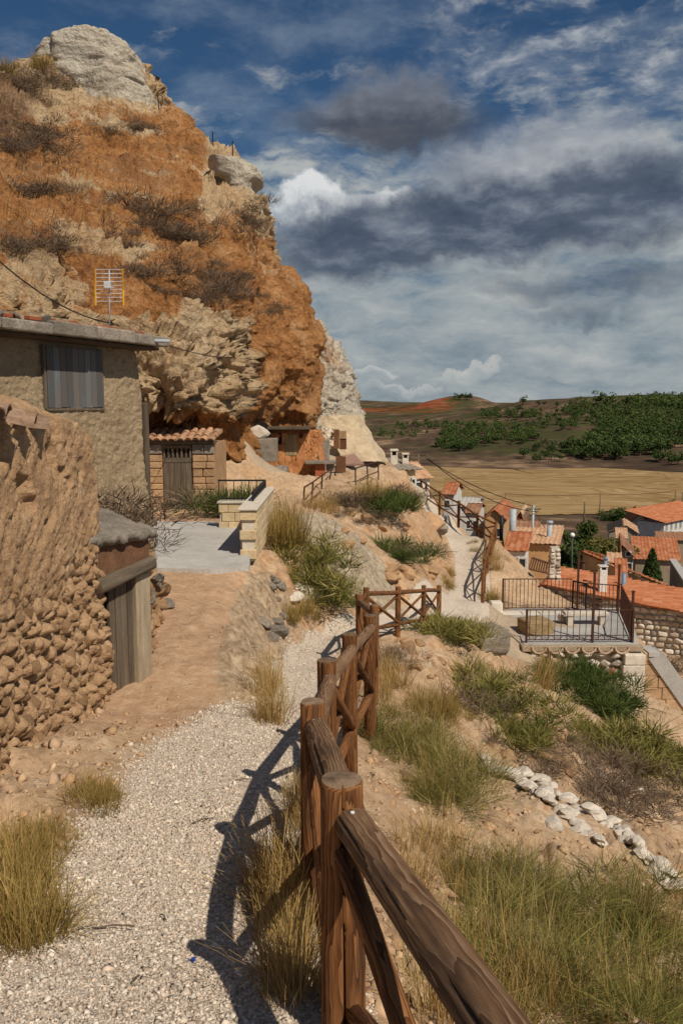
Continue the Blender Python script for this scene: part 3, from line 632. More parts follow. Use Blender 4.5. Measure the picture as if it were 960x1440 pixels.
# ================================================================== materials for built things
def wood_material(name, dark, mid, light, ring=26.0, rough=.88, grey=0.0, relief=.6):
    m, t, b = base_mat(name, rough, .1); c = coords(t, False)
    r = t.new('ShaderNodeObjectInfo').outputs['Random']
    off = t.comb(t.m('MULTIPLY', t.m('SUBTRACT', r, .5), .05), t.m('MULTIPLY', t.m('SUBTRACT', r, .3), .04), t.m('MULTIPLY', r, 19.0))
    c = t.v('ADD', c, off)
    cl = t.v('MULTIPLY', c, (1, 1, .16)); wv = t.noise(cl, 7, 4, .6, out=1); c2 = t.v('ADD', t.v('MULTIPLY', c, (1, 1, .03)), t.v('SCALE', t.v('SUBTRACT', wv, (.5, .5, .5)), scale=.042))
    x_, y_, z_ = t.xyz(c2); rad = t.m('SQRT', t.m('ADD', t.m('MULTIPLY', x_, x_), t.m('MULTIPLY', y_, y_)))
    rg = t.m('FRACT', t.m('MULTIPLY', rad, ring * 7)); fib = t.noise(t.v('MULTIPLY', c, (1, 1, .03)), 120, 5, .7); blot = t.noise(cl, 9, 5, .65)
    f = t.m('ADD', t.m('MULTIPLY', rg, .36), t.m('ADD', t.m('MULTIPLY', fib, .42), t.m('MULTIPLY', blot, .35)))
    colr = t.ramp(f, [(.30, light), (.52, mid), (.74, dark)])
    colr = t.mix(t.m('MULTIPLY', t.sm(blot, .50, .66), .55), colr, (.055 + grey, .030 + grey * .8, .018 + grey * .6))
    colr = t.v('SCALE', colr, scale=t.m('ADD', .82, t.m('MULTIPLY', r, .36)))
    t.put(b.inputs['Base Color'], colr); bump(t, b, t.m('ADD', t.m('MULTIPLY', rg, -.5), fib), relief, .006)
    return m
wood = wood_material('fence_wood', (.065, .026, .011), (.20, .083, .030), (.31, .145, .058), rough=.9)
wood_w = wood_material('weathered_rail_wood', (.085, .045, .024), (.20, .112, .060), (.34, .225, .14), grey=.03)
cut = wood_material('cut_end_wood', (.09, .055, .035), (.24, .16, .10), (.34, .25, .18))
plankm = mottled('grey_planks', (.07, .05, .035), (.15, .115, .08), (.25, .20, .15), 3, 30, .5, .01, stretch=(6, 6, .5), jitter=.22)
bluem = mottled('flaking_blue_planks', (.15, .09, .055), (.10, .125, .14), (.17, .215, .235), 5, 40, .5, .008, stretch=(7, 7, .55), jitter=.30)
rustm = mottled('rusty_brown_planks', (.085, .11, .125), (.13, .10, .08), (.20, .145, .105), 5, 40, .5, .008, stretch=(7, 7, .55), jitter=.2)
iron_d = mottled('dark_iron', (.012, .012, .014), (.02, .02, .022), None, 8, 60, .2, .004, .5)
iron_r = mottled('rusty_iron', (.045, .018, .012), (.075, .030, .018), (.12, .05, .025), 10, 80, .3, .004, .7)
plaster = mottled('rough_plaster', (.25, .18, .105), (.355, .265, .165), (.44, .345, .23), 2.2, 26, 1.0, .035, jitter=0)
adobe = mottled('adobe', (.34, .20, .105), (.48, .305, .17), (.58, .42, .265), 2.8, 26, 1.0, .04, jitter=.14)
rubble_m = mottled('rubble_stone', (.34, .195, .10), (.47, .29, .155), (.57, .39, .235), 6, 34, 1.0, .02, jitter=.22)
white_st = mottled('white_stone', (.48, .41, .33), (.62, .55, .46), (.70, .64, .56), 5, 30, .6, .012, jitter=.12)
cream = mottled('cream_block', (.47, .34, .19), (.60, .46, .28), (.66, .54, .36), 6, 30, .8, .012, jitter=.10)
coping = mottled('coping_stone', (.46, .40, .32), (.58, .51, .42), None, 6, 30, .5, .01)
concrete = mottled('concrete', (.33, .31, .285), (.44, .415, .38), (.50, .47, .43), 1.6, 22, .5, .01, jitter=.05)
grey_st = mottled('grey_stone', (.15, .125, .10), (.29, .245, .195), (.40, .35, .29), 4, 24, .9, .025, jitter=.18)
tile_m = mottled('clay_tile', (.30, .085, .03), (.46, .150, .055), (.55, .26, .13), 3, 24, .6, .01, jitter=.2)
tile_old = mottled('old_clay_tile', (.30, .15, .08), (.46, .27, .16), (.55, .38, .25), 5, 26, .6, .01, jitter=.22)
brick_m = mottled('red_brick', (.25, .07, .035), (.36, .11, .05), None, 8, 40, .5, .006, jitter=.2)
darkm = mottled('hollow_shade_dark', (.012, .009, .007), (.02, .015, .011), None, 5, 30, .1, .01)  # near-black colour stands in for the shade inside openings
pipe_m = mottled('grey_pipe', (.30, .33, .36), (.42, .45, .48), None, 5, 40, .1, .003, .45)
yellow_m = mottled('yellow_paint', (.60, .30, .02), (.72, .40, .03), None, 5, 40, .1, .003, .5)
alu = mottled('aluminium', (.5, .5, .5), (.62, .62, .62), None, 5, 40, .1, .002, .35)
cable_m = mottled('black_cable', (.01, .01, .01), (.016, .015, .014), None, 5, 40, .1, .002, .6)
ochre_w = mottled('ochre_render', (.47, .26, .12), (.56, .335, .165), (.60, .38, .20), 1.2, 14, .4, .01, jitter=.05)
white_w = mottled('whitewash', (.50, .46, .41), (.68, .65, .60), (.74, .72, .68), 1.1, 14, .4, .01, jitter=.06)
tan_w = mottled('tan_render', (.28, .20, .13), (.40, .305, .21), (.47, .37, .26), 1.1, 14, .5, .01, jitter=.08)
grey_w = mottled('grey_render', (.19, .155, .125), (.29, .24, .195), (.35, .30, .25), 1.1, 14, .5, .01, jitter=.08)
cave_m = mottled('red_plaster', (.33, .125, .045), (.47, .21, .085), (.54, .32, .17), 2.4, 16, .9, .03, stretch=(1.6, 1.6, .7), jitter=0)
blue_p = mottled('blue_pipe', (.10, .17, .26), (.16, .26, .38), None, 5, 30, .1, .003, .5)
glass_m, t, b = base_mat('window_glass', .12, .5); b.inputs['Base Color'].default_value = (.03, .035, .04, 1)
globe_m, t, b = base_mat('lamp_globe', .3, .5); b.inputs['Base Color'].default_value = (.8, .8, .78, 1)

# ------------------------------------------------------------------ logs
def log_mesh(L, r, n=14, nseg=6, seed=0, mat=wood, capmat=cut, crack=None, taper=0.03, wob=.05, top_bevel=True):
    rs = np.random.default_rng(seed); zs = list(np.linspace(0, L, nseg + 1)); zs = [0.0, min(.012, L * .1)] + [z for z in zs[1:-1]] + [L - min(.012, L * .1), L]
    V = []; Fs = []; th = np.linspace(0, 2 * math.pi, n, endpoint=False); ph = rs.uniform(0, 6, 4)
    for i, z_ in enumerate(zs):
        rr = r * (1 - taper * z_ / L) * (1 + wob * np.sin(2 * th + ph[0] + 1.3 * z_) * .5 + wob * .6 * np.sin(3 * th + ph[1] - 2 * z_) + wob * .4 * math.sin(ph[2] + 5 * z_))
        if i in (0, len(zs) - 1): rr = rr * .93
        if crack is not None:
            a0, wid, dep = crack; aa = a0 + .05 * math.sin(3 * z_ + 1) + .02 * math.sin(11 * z_)
            dth = np.abs((th - aa + math.pi) % (2 * math.pi) - math.pi); rr = rr - np.where(dth < wid, dep, 0)
        V += [(rr[k] * math.cos(th[k]), rr[k] * math.sin(th[k]), z_) for k in range(n)]
    m_ = len(zs)
    for i in range(m_ - 1):
        for k in range(n): Fs.append((i * n + k, i * n + (k + 1) % n, (i + 1) * n + (k + 1) % n, (i + 1) * n + k))
    V += [(0, 0, 0), (0, 0, L)]; cb, ct = len(V) - 2, len(V) - 1
    nside = len(Fs)
    for k in range(n): Fs.append((cb, (k + 1) % n, k)); Fs.append((ct, (m_ - 1) * n + k, (m_ - 1) * n + (k + 1) % n))
    me = bpy.data.meshes.new('log'); me.from_pydata(V, [], Fs); me.materials.append(mat); me.materials.append(capmat); me.update()
    mi = np.zeros(len(Fs), np.int32); mi[nside:] = 1; me.polygons.foreach_set('material_index', mi)
    sm_ = np.ones(len(Fs), bool); sm_[nside:] = False; me.polygons.foreach_set('use_smooth', sm_)
    return me
def log(name, parent, p0, p1, r, n=14, seed=0, mat=wood, nseg=6, crack=None, spin=0.0, **kw):
    p0, p1 = Vector(p0), Vector(p1); d_ = p1 - p0
    q_ = d_.to_track_quat('Z', 'Y')
    if crack is not None: lv = q_.inverted() @ Vector(crack[0]); crack = (math.atan2(lv.y, lv.x), crack[1], crack[2])   # the split faces that way
    o = link(name, log_mesh(d_.length, r, n, nseg, seed, mat, crack=crack, **kw), parent); o.rotation_mode = 'QUATERNION'
    o.location = p0 - (parent.location if parent else Vector()); o.rotation_quaternion = q_
    return o

def fence(name, label, pts, spans, rail_skip=(), big=(), group=None):
    """pts: (x, y, top z, base z, radius); X-braced spans between following posts"""
    root = empty(name, (pts[0][0], pts[0][1], pts[0][3]), label, 'fence', group)
    P = []
    for i, (x_, y_, zt, zb, r) in enumerate(pts):
        hi = i in big
        lx, ly = random.uniform(-.012, .012), random.uniform(-.012, .012)
        log('post', root, (x_, y_, zb - .25), (x_ + lx, y_ + ly, zt), r, 72 if hi else (56 if y_ < 8 else 20 if y_ < 12 else 10), 100 + i + int(y_ * 7), wood, 30 if hi else 8, crack=((.12, -1, 0), .06, .035) if hi else (((random.uniform(-.6, .6), -1, 0), .07, .014) if y_ < 8 else None), taper=.02)
        P.append((Vector((x_, y_, zt)), Vector((x_, y_, zb)), r))
    for i, j in spans:
        (ta, ba, ra), (tb, bb, rb) = P[i], P[j]; dr = (tb - ta); dr.z = 0; dr.normalize(); side = Vector((dr.y, -dr.x, 0))
        near = ta.y < 11
        r = .062 if (i in big or j in big) else .05
        off = side * .012
        log('rail', root, ta - Vector((0, 0, .13)) + dr * (ra * .5) + off, tb - Vector((0, 0, .13)) - dr * (rb * .5) + off, r, (60 if big and i in big or j in big else 18) if near else 8, 300 + i * 9 + int(ta.y), wood_w if near else wood, 16, crack=((-.75, -.3, .6), .03, .010) if (i in big or j in big) else None)
        if near:
            for tp_, s_ in ((ta, 1), (tb, -1)): MB().tube([tp_ + dr * s_ * .10 + Vector((0, 0, -.13 + r - .004)) - root.location, tp_ + dr * s_ * .10 + Vector((0, 0, -.13 + r + .006)) - root.location], .007, 8).build('nail', alu, root)
        log('rail', root, ba + Vector((0, 0, .20)) + dr * ra * .5, bb + Vector((0, 0, .20)) - dr * rb * .5, .042, 12 if near else 8, 400 + i * 9, wood, 4)
        hz_a, hz_b = ta - Vector((0, 0, .22)), tb - Vector((0, 0, .22)); lo_a, lo_b = ba + Vector((0, 0, .27)), bb + Vector((0, 0, .27))
        log('brace', root, hz_a + dr * ra * .8 + side * .02, lo_b - dr * rb * .8 + side * .02, .034, 10 if near else 6, 500 + i * 7, wood, 3)
        log('brace', root, lo_a + dr * ra * .8 - side * .02, hz_b - dr * rb * .8 - side * .02, .034, 10 if near else 6, 600 + i * 7, wood, 3)
    return root
def post_at(px, py, Y, r, h=1.05):
    p = W(px, py, Y); return (p.x, p.y, p.z, p.z - h, r)
A = [(.50, .72, -1.0, -2.1, .07), post_at(484, 1096, 2.62, .0735), post_at(440, 985, 4.15, .063), post_at(461, 928, 5.45, .063), post_at(493, 891, 6.9, .064), post_at(521, 865, 8.6, .064),
     post_at(526, 851, 10.6, .062), post_at(505, 835, 13.4, .062), post_at(514, 826, 16.4, .062), post_at(559, 825, 18.4, .062), post_at(596, 823, 20.7, .062), post_at(617.5, 823, 22.8, .062)]
fence('rail_fence', 'near timber fence of round posts and cross braces lining the gravel path', A, [(i, i + 1) for i in range(len(A) - 1)], big=(1,))
B = [post_at(679, 803, 28.9, .06, 1.0), post_at(681, 785, 30.6, .06), post_at(685, 768, 32.8, .06), post_at(690, 752, 35, .06), post_at(697, 733, 38, .06), post_at(671, 721, 39.2, .06), post_at(645, 704, 40.6, .075),
     post_at(618, 690, 43.5, .06), post_at(599, 678, 46.5, .06), post_at(592, 673, 49.5, .06)]
fence('rail_fence', 'far timber fence with cross braces bending along the path above the tiled roofs', B, [(i, i + 1) for i in range(len(B) - 1)])

# ------------------------------------------------------------------ stones
def ico_rock(seed, sub=1, flat=.7, ang=.35):
    import bmesh
    bm = bmesh.new(); bmesh.ops.create_icosphere(bm, subdivisions=sub + 1, radius=1.0)
    V = np.array([v.co[:] for v in bm.verts]); Fs = [tuple(v.index for v in f.verts) for f in bm.faces]; bm.free()
    n = fbm(V + seed * 5.1, 1.1, 3, seed); V = V * (1 + ang * n)[:, None]
    rs = np.random.default_rng(seed)
    for _ in range(11):          # broken facets
        d_ = rs.normal(size=3); d_ /= np.linalg.norm(d_); k = V @ d_; lim = rs.uniform(.5, .8); V = V - np.maximum(k - lim, 0)[:, None] * d_
    V[:, 2] *= flat
    return V, Fs
def rock_meshes(mat, n, flat, seed, sub=1, smooth=True):
    out = []
    for i in range(n):
        V, Fs = ico_rock(seed + i, sub, flat); out.append(mesh_np('stone', V, Fs, mat, smooth))
    return out
rub = rock_meshes(rubble_m, 9, .8, 50, 1, False); wst = rock_meshes(white_st, 7, .75, 80, 1, False); gst = rock_meshes(grey_st, 6, .75, 110, 1, False)

# ------------------------------------------------------------------ near rubble wall on the left
def panel(name, fxyz, nu, nv, mat, disp, parent=None, attrs=None, closed=False):
    u, v_ = np.meshgrid(np.linspace(0, 1, nu), np.linspace(0, 1, nv)); P = fxyz(u, v_)
    N = normals_grid(P); Q = P.reshape(-1, 3) + N.reshape(-1, 3) * disp(P.reshape(-1, 3), u.ravel(), v_.ravel())[:, None]
    return link(name, mesh_np(name, Q, grid_faces(nv, nu), mat, True), parent), Q.reshape(P.shape), N
wall = empty('rubble_wall', (-2.45, 7.0, -2.95), 'old adobe and rubble wall with broken tiles on its crumbling top', 'wall')
# one continuous sheet: end face at the far side, long face, then over the top
def wall_xyz(u, v_):
    # u runs along the wall (0 near .. .82 far corner .. 1 round the end), v up
    ylen = np.interp(u, [0, .80, .86, 1], [2.5, 8.72, 8.86, 8.95]); inset = np.interp(u, [0, .80, .86, .92, 1], [0, 0, .12, .5, 1.2])
    zb = -1.65 - .18 * ylen - .35; topz = np.interp(ylen, [2.5, 5.5, 6.4, 7.4, 8.2, 8.7, 9], [.25, .06, -.02, -.06, -.16, -.30, -.6])
    z_ = zb + (topz - zb) * np.minimum(v_ / .86, 1); over = np.maximum(v_ - .86, 0) / .14
    bat = .10 + .19 * np.clip((z_ - zb) / 3.0, 0, 1)
    x_ = -2.26 - .035 * (8.8 - ylen) - bat - inset - over * .95 + np.where(over > 0, 0, 0)
    return np.stack([x_, ylen + 0 * x_, z_ + .10 * np.sin(over * math.pi) + over * .06], -1)
def wall_disp(P, u, v_):
    lo = sstep(P[:, 2] + .25 * fbm(P, 1.1, 3, 9), -1.25, -1.75)
    Pw = P + .05 * np.stack([fbm(P, 4, 2, 1), fbm(P, 4, 2, 2), fbm(P, 4, 2, 3)], 1)
    f1, f2 = worley(Pw * np.array([6.5, 6.5, 7.5]), 4); g1, g2 = worley(Pw * np.array([11, 8, 13]), 8)
    diag = np.stack([P[:, 0], P[:, 1] * .8 + P[:, 2] * .6, (P[:, 2] * .8 - P[:, 1] * .6) * 3.2], 1) * np.array([1, .55, 1])
    gro = fbm(diag, 3.2, 4, 15, .55, True)
    return lo * (.06 * sstep(.62 - f1, 0, .5) - .05 * (1 - sstep(f2 - f1, 0, .16)) + .045 * fbm(P, 9, 4, 5, .6)) + (1 - lo) * (.034 * gro + .022 * fbm(P, 16, 3, 6, .6) - .10 * sstep(fbm(P, 2.6, 3, 33), .34, .55)) + .06 * fbm(P, .9, 3, 7) + .07 * fbm(P, 2.2, 2, 19) * sstep(v_, .8, .9)
wb, WQ, WN = panel('wall_body', wall_xyz, 330, 260, adobe, wall_disp, wall); wb.location = -wall.location
flat = WQ.reshape(-1, 3)
placed = []; tries = 0
while len(placed) < 300 and tries < 9000:
    tries += 1
    y_ = random.uniform(5.0, 8.8); z_ = random.uniform(-3.35, -1.28)
    if z_ > -1.55 and random.random() < .55: continue
    if z_ < -1.65 - .18 * y_ - .1: continue
    r = (.03 + .10 * random.random() ** 1.8) * (1.1 if z_ < -2 else .85)
    if any((y_ - a) ** 2 + (z_ - b_) ** 2 < (.82 * (r + c_)) ** 2 for a, b_, c_ in placed): continue
    k = np.argmin((flat[:, 1] - y_) ** 2 + (flat[:, 2] - z_) ** 2); p = Vector(flat[k]) - wall.location
    o = link('stone', rub[len(placed) % 9], wall, p - Vector((r * .46, 0, 0)), (random.uniform(-.9, .9) + 1.3, random.uniform(-.4, .4), random.uniform(-.6, .6)), (r * .85, r * random.uniform(.75, 1.1), r * random.uniform(.95, 1.35)))
    placed.append((y_, z_, r))
# broken roof tiles left on the wall top
def barrel(L=.42, r0=.085, r1=.07, th=.012, n=7):
    V = []; Fs = []
    for rr, z_ in ((r0, 0), (r1, L)):
        for k in range(n): a = math.pi * k / (n - 1); V.append((rr * math.cos(a), z_, rr * math.sin(a) * .8))
        for k in range(n): a = math.pi * k / (n - 1); V.append(((rr - th) * math.cos(a), z_, (rr - th) * math.sin(a) * .8))
    for k in range(n - 1):
        Fs += [(k, k + 1, 2 * n + k + 1, 2 * n + k), (n + k + 1, n + k, 3 * n + k, 3 * n + k + 1), (k + 1, k, n + k, n + k + 1), (2 * n + k, 2 * n + k + 1, 3 * n + k + 1, 3 * n + k)]
    Fs += [(0, 2 * n, 3 * n, n), (n - 1, 2 * n - 1, 4 * n - 1, 3 * n - 1)]
    return V, Fs
bv, bf = barrel(); tile_me = {k: mesh_np('roof_tile', bv, bf, m_, False) for k, m_ in (('old', tile_old), ('red', tile_m), ('dull', mottled('lichen_tile', (.14, .085, .055), (.26, .17, .115), (.36, .26, .19), 6, 26, .6, .01, jitter=.22)))}
for i, (px, py, Y, rz, tilt) in enumerate(((4, 583, 6.1, -1.3, .12), (22, 578, 6.2, -1.5, .2), (36, 574, 6.4, -1.25, .1), (52, 582, 6.55, -1.1, .25), (12, 596, 6.0, -1.6, -.1), (70, 588, 6.9, -1.2, .2), (88, 590, 7.3, -1.0, .1))):
    p = W(px, py, Y) - wall.location; link('roof_tile', tile_me['dull'], wall, p + Vector((-.12, 0, -.06)), (tilt, random.uniform(-.2, .2), rz + 3.0), 1.35)

# ------------------------------------------------------------------ cellar doorway beside the wall
cl = empty('cellar_entrance', (-2.5, 9.25, -3.1), 'low stone cellar entrance with slab roof and weathered plank door', 'cellar')
def C(p): return Vector(p) - cl.location
bx = MB(); bx.hexa([(-2.48, 8.75, -3.35), (-2.16, 9.42, -3.35), (-3.4, 10.2, -3.35), (-3.6, 9.0, -3.35)], [(-2.58, 8.75, -1.55), (-2.36, 9.46, -1.55), (-3.5, 10.2, -1.4), (-3.7, 9.0, -1.4)])
bx.build('core', darkm, cl, loc=-cl.location)
dirv = Vector((.30, .67, 0)).normalized()
def on(s_, z_, out=0.0): return Vector((-2.46, 8.78, 0)) + dirv * s_ + Vector((dirv.y, -dirv.x, 0)) * out + Vector((0, 0, z_))
def boardbox(s0, s1, z0, z1, out, th, lean=0.0):
    return [on(s0, z0, out - th), on(s0, z0, out), on(s1, z0, out), on(s1, z0, out - th)], [on(s0 + lean, z1, out - th), on(s0 + lean, z1, out), on(s1 + lean, z1, out), on(s1 + lean, z1, out - th)]
for i in range(4):
    MB().hexa(*boardbox(.02 + i * .10, .112 + i * .10, -3.12, -1.86, .01 + .004 * (i % 2), .04)).build('door_plank', plankm, cl, bevel=.006, loc=-cl.location)
MB().hexa(*boardbox(.40, .65, -3.16, -1.84, .075, .09, .0)).build('door_jamb', mottled('pale_timber', (.20, .155, .105), (.34, .27, .185), (.42, .35, .25), 3, 30, .5, .01, stretch=(5, 5, .45)), cl, bevel=.015, loc=-cl.location)
lg = log('lintel', None, on(-.25, -1.84, .09), on(.66, -1.72, .10), .075, 16, 77, plankm, 12, wob=.18); lg.parent = cl; lg.location = lg.location - cl.location
def slab_xyz(u, v_):
    P_ = np.empty(u.shape + (3,)); s_ = -.5 + 1.22 * u; o_ = .12 - 1.25 * v_
    base = np.array([-2.46, 8.78, 0]); P_[..., 0] = base[0] + dirv.x * s_ + dirv.y * o_; P_[..., 1] = base[1] + dirv.y * s_ - dirv.x * o_
    P_[..., 2] = -1.40 + .36 * v_ - .05 * u + .02; return P_
so, SQ, _ = panel('roof_slab', slab_xyz, 50, 44, grey_st, lambda P, u, v_: .03 * fbm(P, 2.4, 4, 3) + .03 * fbm(P, 9, 3, 5, .6, True), cl); so.location = -cl.location
md = so.modifiers.new('thick', 'SOLIDIFY'); md.thickness = .10; md.offset = 0
bx = MB(); bx.hexa([on(-.4, -1.8, -.02), on(-.4, -1.8, .06), on(.66, -1.68, .06), on(.66, -1.68, -.02)], [on(-.4, -1.42, -.02), on(-.4, -1.42, .05), on(.66, -1.41, .05), on(.66, -1.41, -.02)])
bx.build('recess_shade_panel', mottled('recess_shade_brown', (.10, .05, .028), (.19, .095, .05), (.26, .15, .09), 4, 30, .5, .01), cl, loc=-cl.location)  # brown panel whose colour stands in for the shadowed recess under the slab
for i in range(15):
    s_ = .72 + random.uniform(0, .14); z_ = -3.1 + 1.55 * i / 15
    link('stone', rub[i % 9], cl, C(on(s_ - .02, z_, random.uniform(-.16, -.02))), (random.random() * 3, random.random(), random.random() * 6), random.uniform(.07, .11))
MB().hexa([(-2.2, 9.5, -3.4), (-2.55, 13.2, -3.4), (-4.2, 13.2, -3.4), (-3.6, 9.6, -3.4)], [(-2.7, 9.7, -2.1), (-3.1, 12.6, -2.4), (-4.2, 12.8, -2.2), (-3.5, 9.8, -1.9)]).build('earth_bank', adobe, cl, bevel=.25, loc=-cl.location)
for i in range(34):
    y_ = random.uniform(9.6, 12.9); q_ = random.random(); link('stone', (rub + gst)[i % 15], cl, C((-2.25 - .1 * (y_ - 9.5) - .45 * q_, y_, -3.1 + .95 * q_)), (random.random(), random.random(), random.random() * 6), random.uniform(.08, .2))
link('step_stone', gst[2], cl, C(on(.05, -3.12, .28)), (0, 0, .8), (.34, .26, .10))

# ------------------------------------------------------------------ plastered house on the left
hA, hB = Vector((-5.7, 10.2, 0)), Vector((-3.62, 15.5, 0)); hd = (hB - hA).normalized(); hn = Vector((hd.y, -hd.x, 0))
hs = empty('plastered_house', (-4.6, 12.8, -3.05), 'rough plastered house with a shuttered blue window and stone eave', 'house')
Lh = (hB - hA).length
def h_at(s_, z_, out=0.0): return hA + hd * s_ + hn * out + Vector((0, 0, z_))
def face_xyz(u, v_):
    s_ = np.interp(u, [0, .86, .90, 1], [0, Lh - .08, Lh, Lh]); back = np.interp(u, [0, .86, .90, 1], [0, 0, .08, 1.9]); z_ = -3.4 + 4.75 * v_; lean = .32 * (1 - v_) ** 1.4
    P_ = np.empty(u.shape + (3,)); o_ = lean - back; P_[..., 0] = hA.x + hd.x * s_ + hn.x * o_; P_[..., 1] = hA.y + hd.y * s_ + hn.y * o_; P_[..., 2] = z_; return P_
def house_disp(P, u, v_):
    f1, f2 = worley(P * 5.0, 12); lo = sstep(P[:, 2], -.8, -1.8)
    return .05 * fbm(P, .8, 3, 2) + .030 * fbm(P, 6, 4, 4, .6, True) + .02 * fbm(P, 17, 3, 14, .6) + lo * .06 * fbm(P, 2.6, 4, 24, .6)
ho, _, _ = panel('wall', face_xyz, 260, 230, plaster, house_disp, hs); ho.location = -hs.location
# shuttered window: frame, planks, sill
win = empty('window', h_at(0, 0)); win.parent = hs; win.location = -hs.location
pa, pb = W(62, 530, 1), W(141, 530, 1)
def s_for(px):                   # distance along the facade under a pixel column
    k = (px - 480) / F; return (k * hA.y * 1.0 - hA.x) / (hd.x - k * hd.y)
s0, s1 = s_for(64), s_for(141)
sm_mid = (s0 + s1) / 2; Ym = (hA + hd * sm_mid).y
z0, z1 = W(100, 573, Ym).z, W(100, 490, Ym).z
npl = 9; wv_ = (s1 - s0) / npl
win.location = Vector((0, 0, 0)) - hs.location
def fb(a, b_, c_, d_, o_, th): 
    m_ = MB(); m_.hexa([h_at(a, c_, o_ - th), h_at(a, c_, o_), h_at(b_, c_, o_), h_at(b_, c_, o_ - th)], [h_at(a, d_, o_ - th), h_at(a, d_, o_), h_at(b_, d_, o_), h_at(b_, d_, o_ - th)]); return m_
for i in range(npl):
    zz = random.uniform(-.008, .008)
    fb(s0 + i * wv_ + .004, s0 + (i + 1) * wv_ - .004, z0 + zz, z1 + zz, .10 + random.uniform(0, .010), .035).build('shutter_plank', bluem if i % 5 in (0, 1, 3) else rustm, win, bevel=.004)
fb(s0 - .03, s1 + .03, z0 - .045, z0 - .012, .12, .10).build('sill', plankm, win)
fb(s0 - .05, s0 - .002, z0 - .02, z1 + .02, .09, .10).build('frame', plankm, win); fb(s1 + .002, s1 + .05, z0 - .02, z1 + .02, .09, .10).build('frame', plankm, win)
# stone eave and roof deck
ez = 1.03
for i in range(6):
    a = -.2 + i * (Lh + .45) / 6; b_ = a + (Lh + .45) / 6 - .012; h0 = random.uniform(.15, .21)
    e_ = fb(a, b_, ez + random.uniform(-.01, .01), ez + h0, .50 + random.uniform(-.03, .03), .85); e_.build('eave_stone', grey_st, hs, bevel=.025, loc=-hs.location)
fb(-.2, Lh + .1, ez - .06, ez - .012, .36, .5).build('eave_board', mottled('eave_timber', (.05, .032, .02), (.10, .066, .042), None, 4, 30, .5, .01), hs, loc=-hs.location)
rd = MB(); rd.hexa([h_at(-.2, ez + .17, .2), h_at(Lh + .15, ez + .17, .2), h_at(Lh + .15, ez + .35, -3.4), h_at(-.2, ez + .35, -3.4)][::1], [h_at(-.2, ez + .26, .2), h_at(Lh + .15, ez + .26, .2), h_at(Lh + .15, ez + .6, -3.4), h_at(-.2, ez + .6, -3.4)])
rd.build('roof_deck', tan_w, hs, loc=-hs.location)
for i in range(26):
    s_ = random.uniform(0, Lh + .1); o_ = random.uniform(-.3, .38)
    link('roof_rubble', (gst + rub)[i % 15], hs, h_at(s_, ez + .20 + (.38 - o_) * .06, o_) - hs.location, (random.random(), random.random(), random.random() * 6), (random.uniform(.08, .18), random.uniform(.08, .16), random.uniform(.05, .09)))
for i in range(15):
    s_ = 1.2 + i * .30 + random.uniform(-.05, .05)
    MB().box(-.11, .11, -.06, .06, -.02, .035).build('brick', brick_m, hs, bevel=.006, loc=h_at(s_, ez + .215, .22 + random.uniform(-.08, .08)) - hs.location).rotation_euler = (random.uniform(-.1, .1), random.uniform(-.1, .1), math.atan2(hd.y, hd.x) + random.uniform(-.4, .4))
MB().tube([h_at(Lh - .28, 1.12, .30), h_at(Lh - .10, 1.11, .72)], .032, 12).build('drain_pipe', pipe_m, hs, True, loc=-hs.location)
bm_ = fb(Lh - .10, Lh + .03, -2.3, .05, .16, .14).build('corner_beam', plankm, hs, bevel=.02, loc=-hs.location)
# antenna on the roof
ap = W(154, 455, 14.4)
an = empty('tv_antenna', (ap.x, ap.y, ez + .2), 'aerial with yellow side bars and thin rods on the plastered house roof', 'antenna')
def at_(px, py, Y=14.4): return W(px, py, Y) - an.location
MB().tube([(0, 0, -.05), at_(154, 380)], .012, 8).build('mast', pipe_m, an, True)
for px in (134.5, 173.5):
    x2 = px + (1 if px < 150 else -1); MB().tube([at_(px + (0 if px < 150 else -1), 378), at_(px, 408)], .013, 6).build('side_bar', mottled('orange_paint%d' % px, (.45, .20, .02), (.5, .24, .02)), an)
    MB().tube([at_(px, 408), at_(px + .5, 430)], .016, 6).build('side_bar', yellow_m, an)
for i in range(9):
    py = 379 + i * 5.6; MB().tube([at_(135, py), at_(173, py)], .006, 6).build('rod', alu, an)
for py in (385, 396, 404): MB().tube([at_(147, py, 14.3), at_(161, py, 14.3)], .007, 6).build('rod', alu, an)
MB().box(-.05, .05, -.06, .02, -.05, .05).build('junction_box', alu, an, loc=at_(152, 401, 14.33))
# cables
def cable(name, label, pts, r=.008, sag=.0):
    P_ = []
    for a, b_ in zip(pts[:-1], pts[1:]):
        a, b_ = Vector(a), Vector(b_)
        for k in range(12): s_ = k / 12; P_.append(a.lerp(b_, s_) - Vector((0, 0, sag * 4 * s_ * (1 - s_))))
    P_.append(Vector(pts[-1])); return tag(MB().tube(P_, r, 5).build(name, cable_m, None, True), label, 'cable')
cq = on_cliff(346, 504)
cable('service_cable', 'thin black cable strung over the plastered house roof to the cliff', [W(-30, 340, 12.5), W(160, 455, 15.2), cq + Vector((.1, -.3, 0))], .011, .22)
cable('wall_cable', 'black cable drooping down the orange cliff to the cave front', [on_cliff(348, 506) + Vector((0, -.8, 0)), on_cliff(368, 512) + Vector((0, -.9, 0)), on_cliff(373, 545) + Vector((0, -.9, 0)), on_cliff(376, 588) + Vector((0, -1.0, 0))], .02, .0)

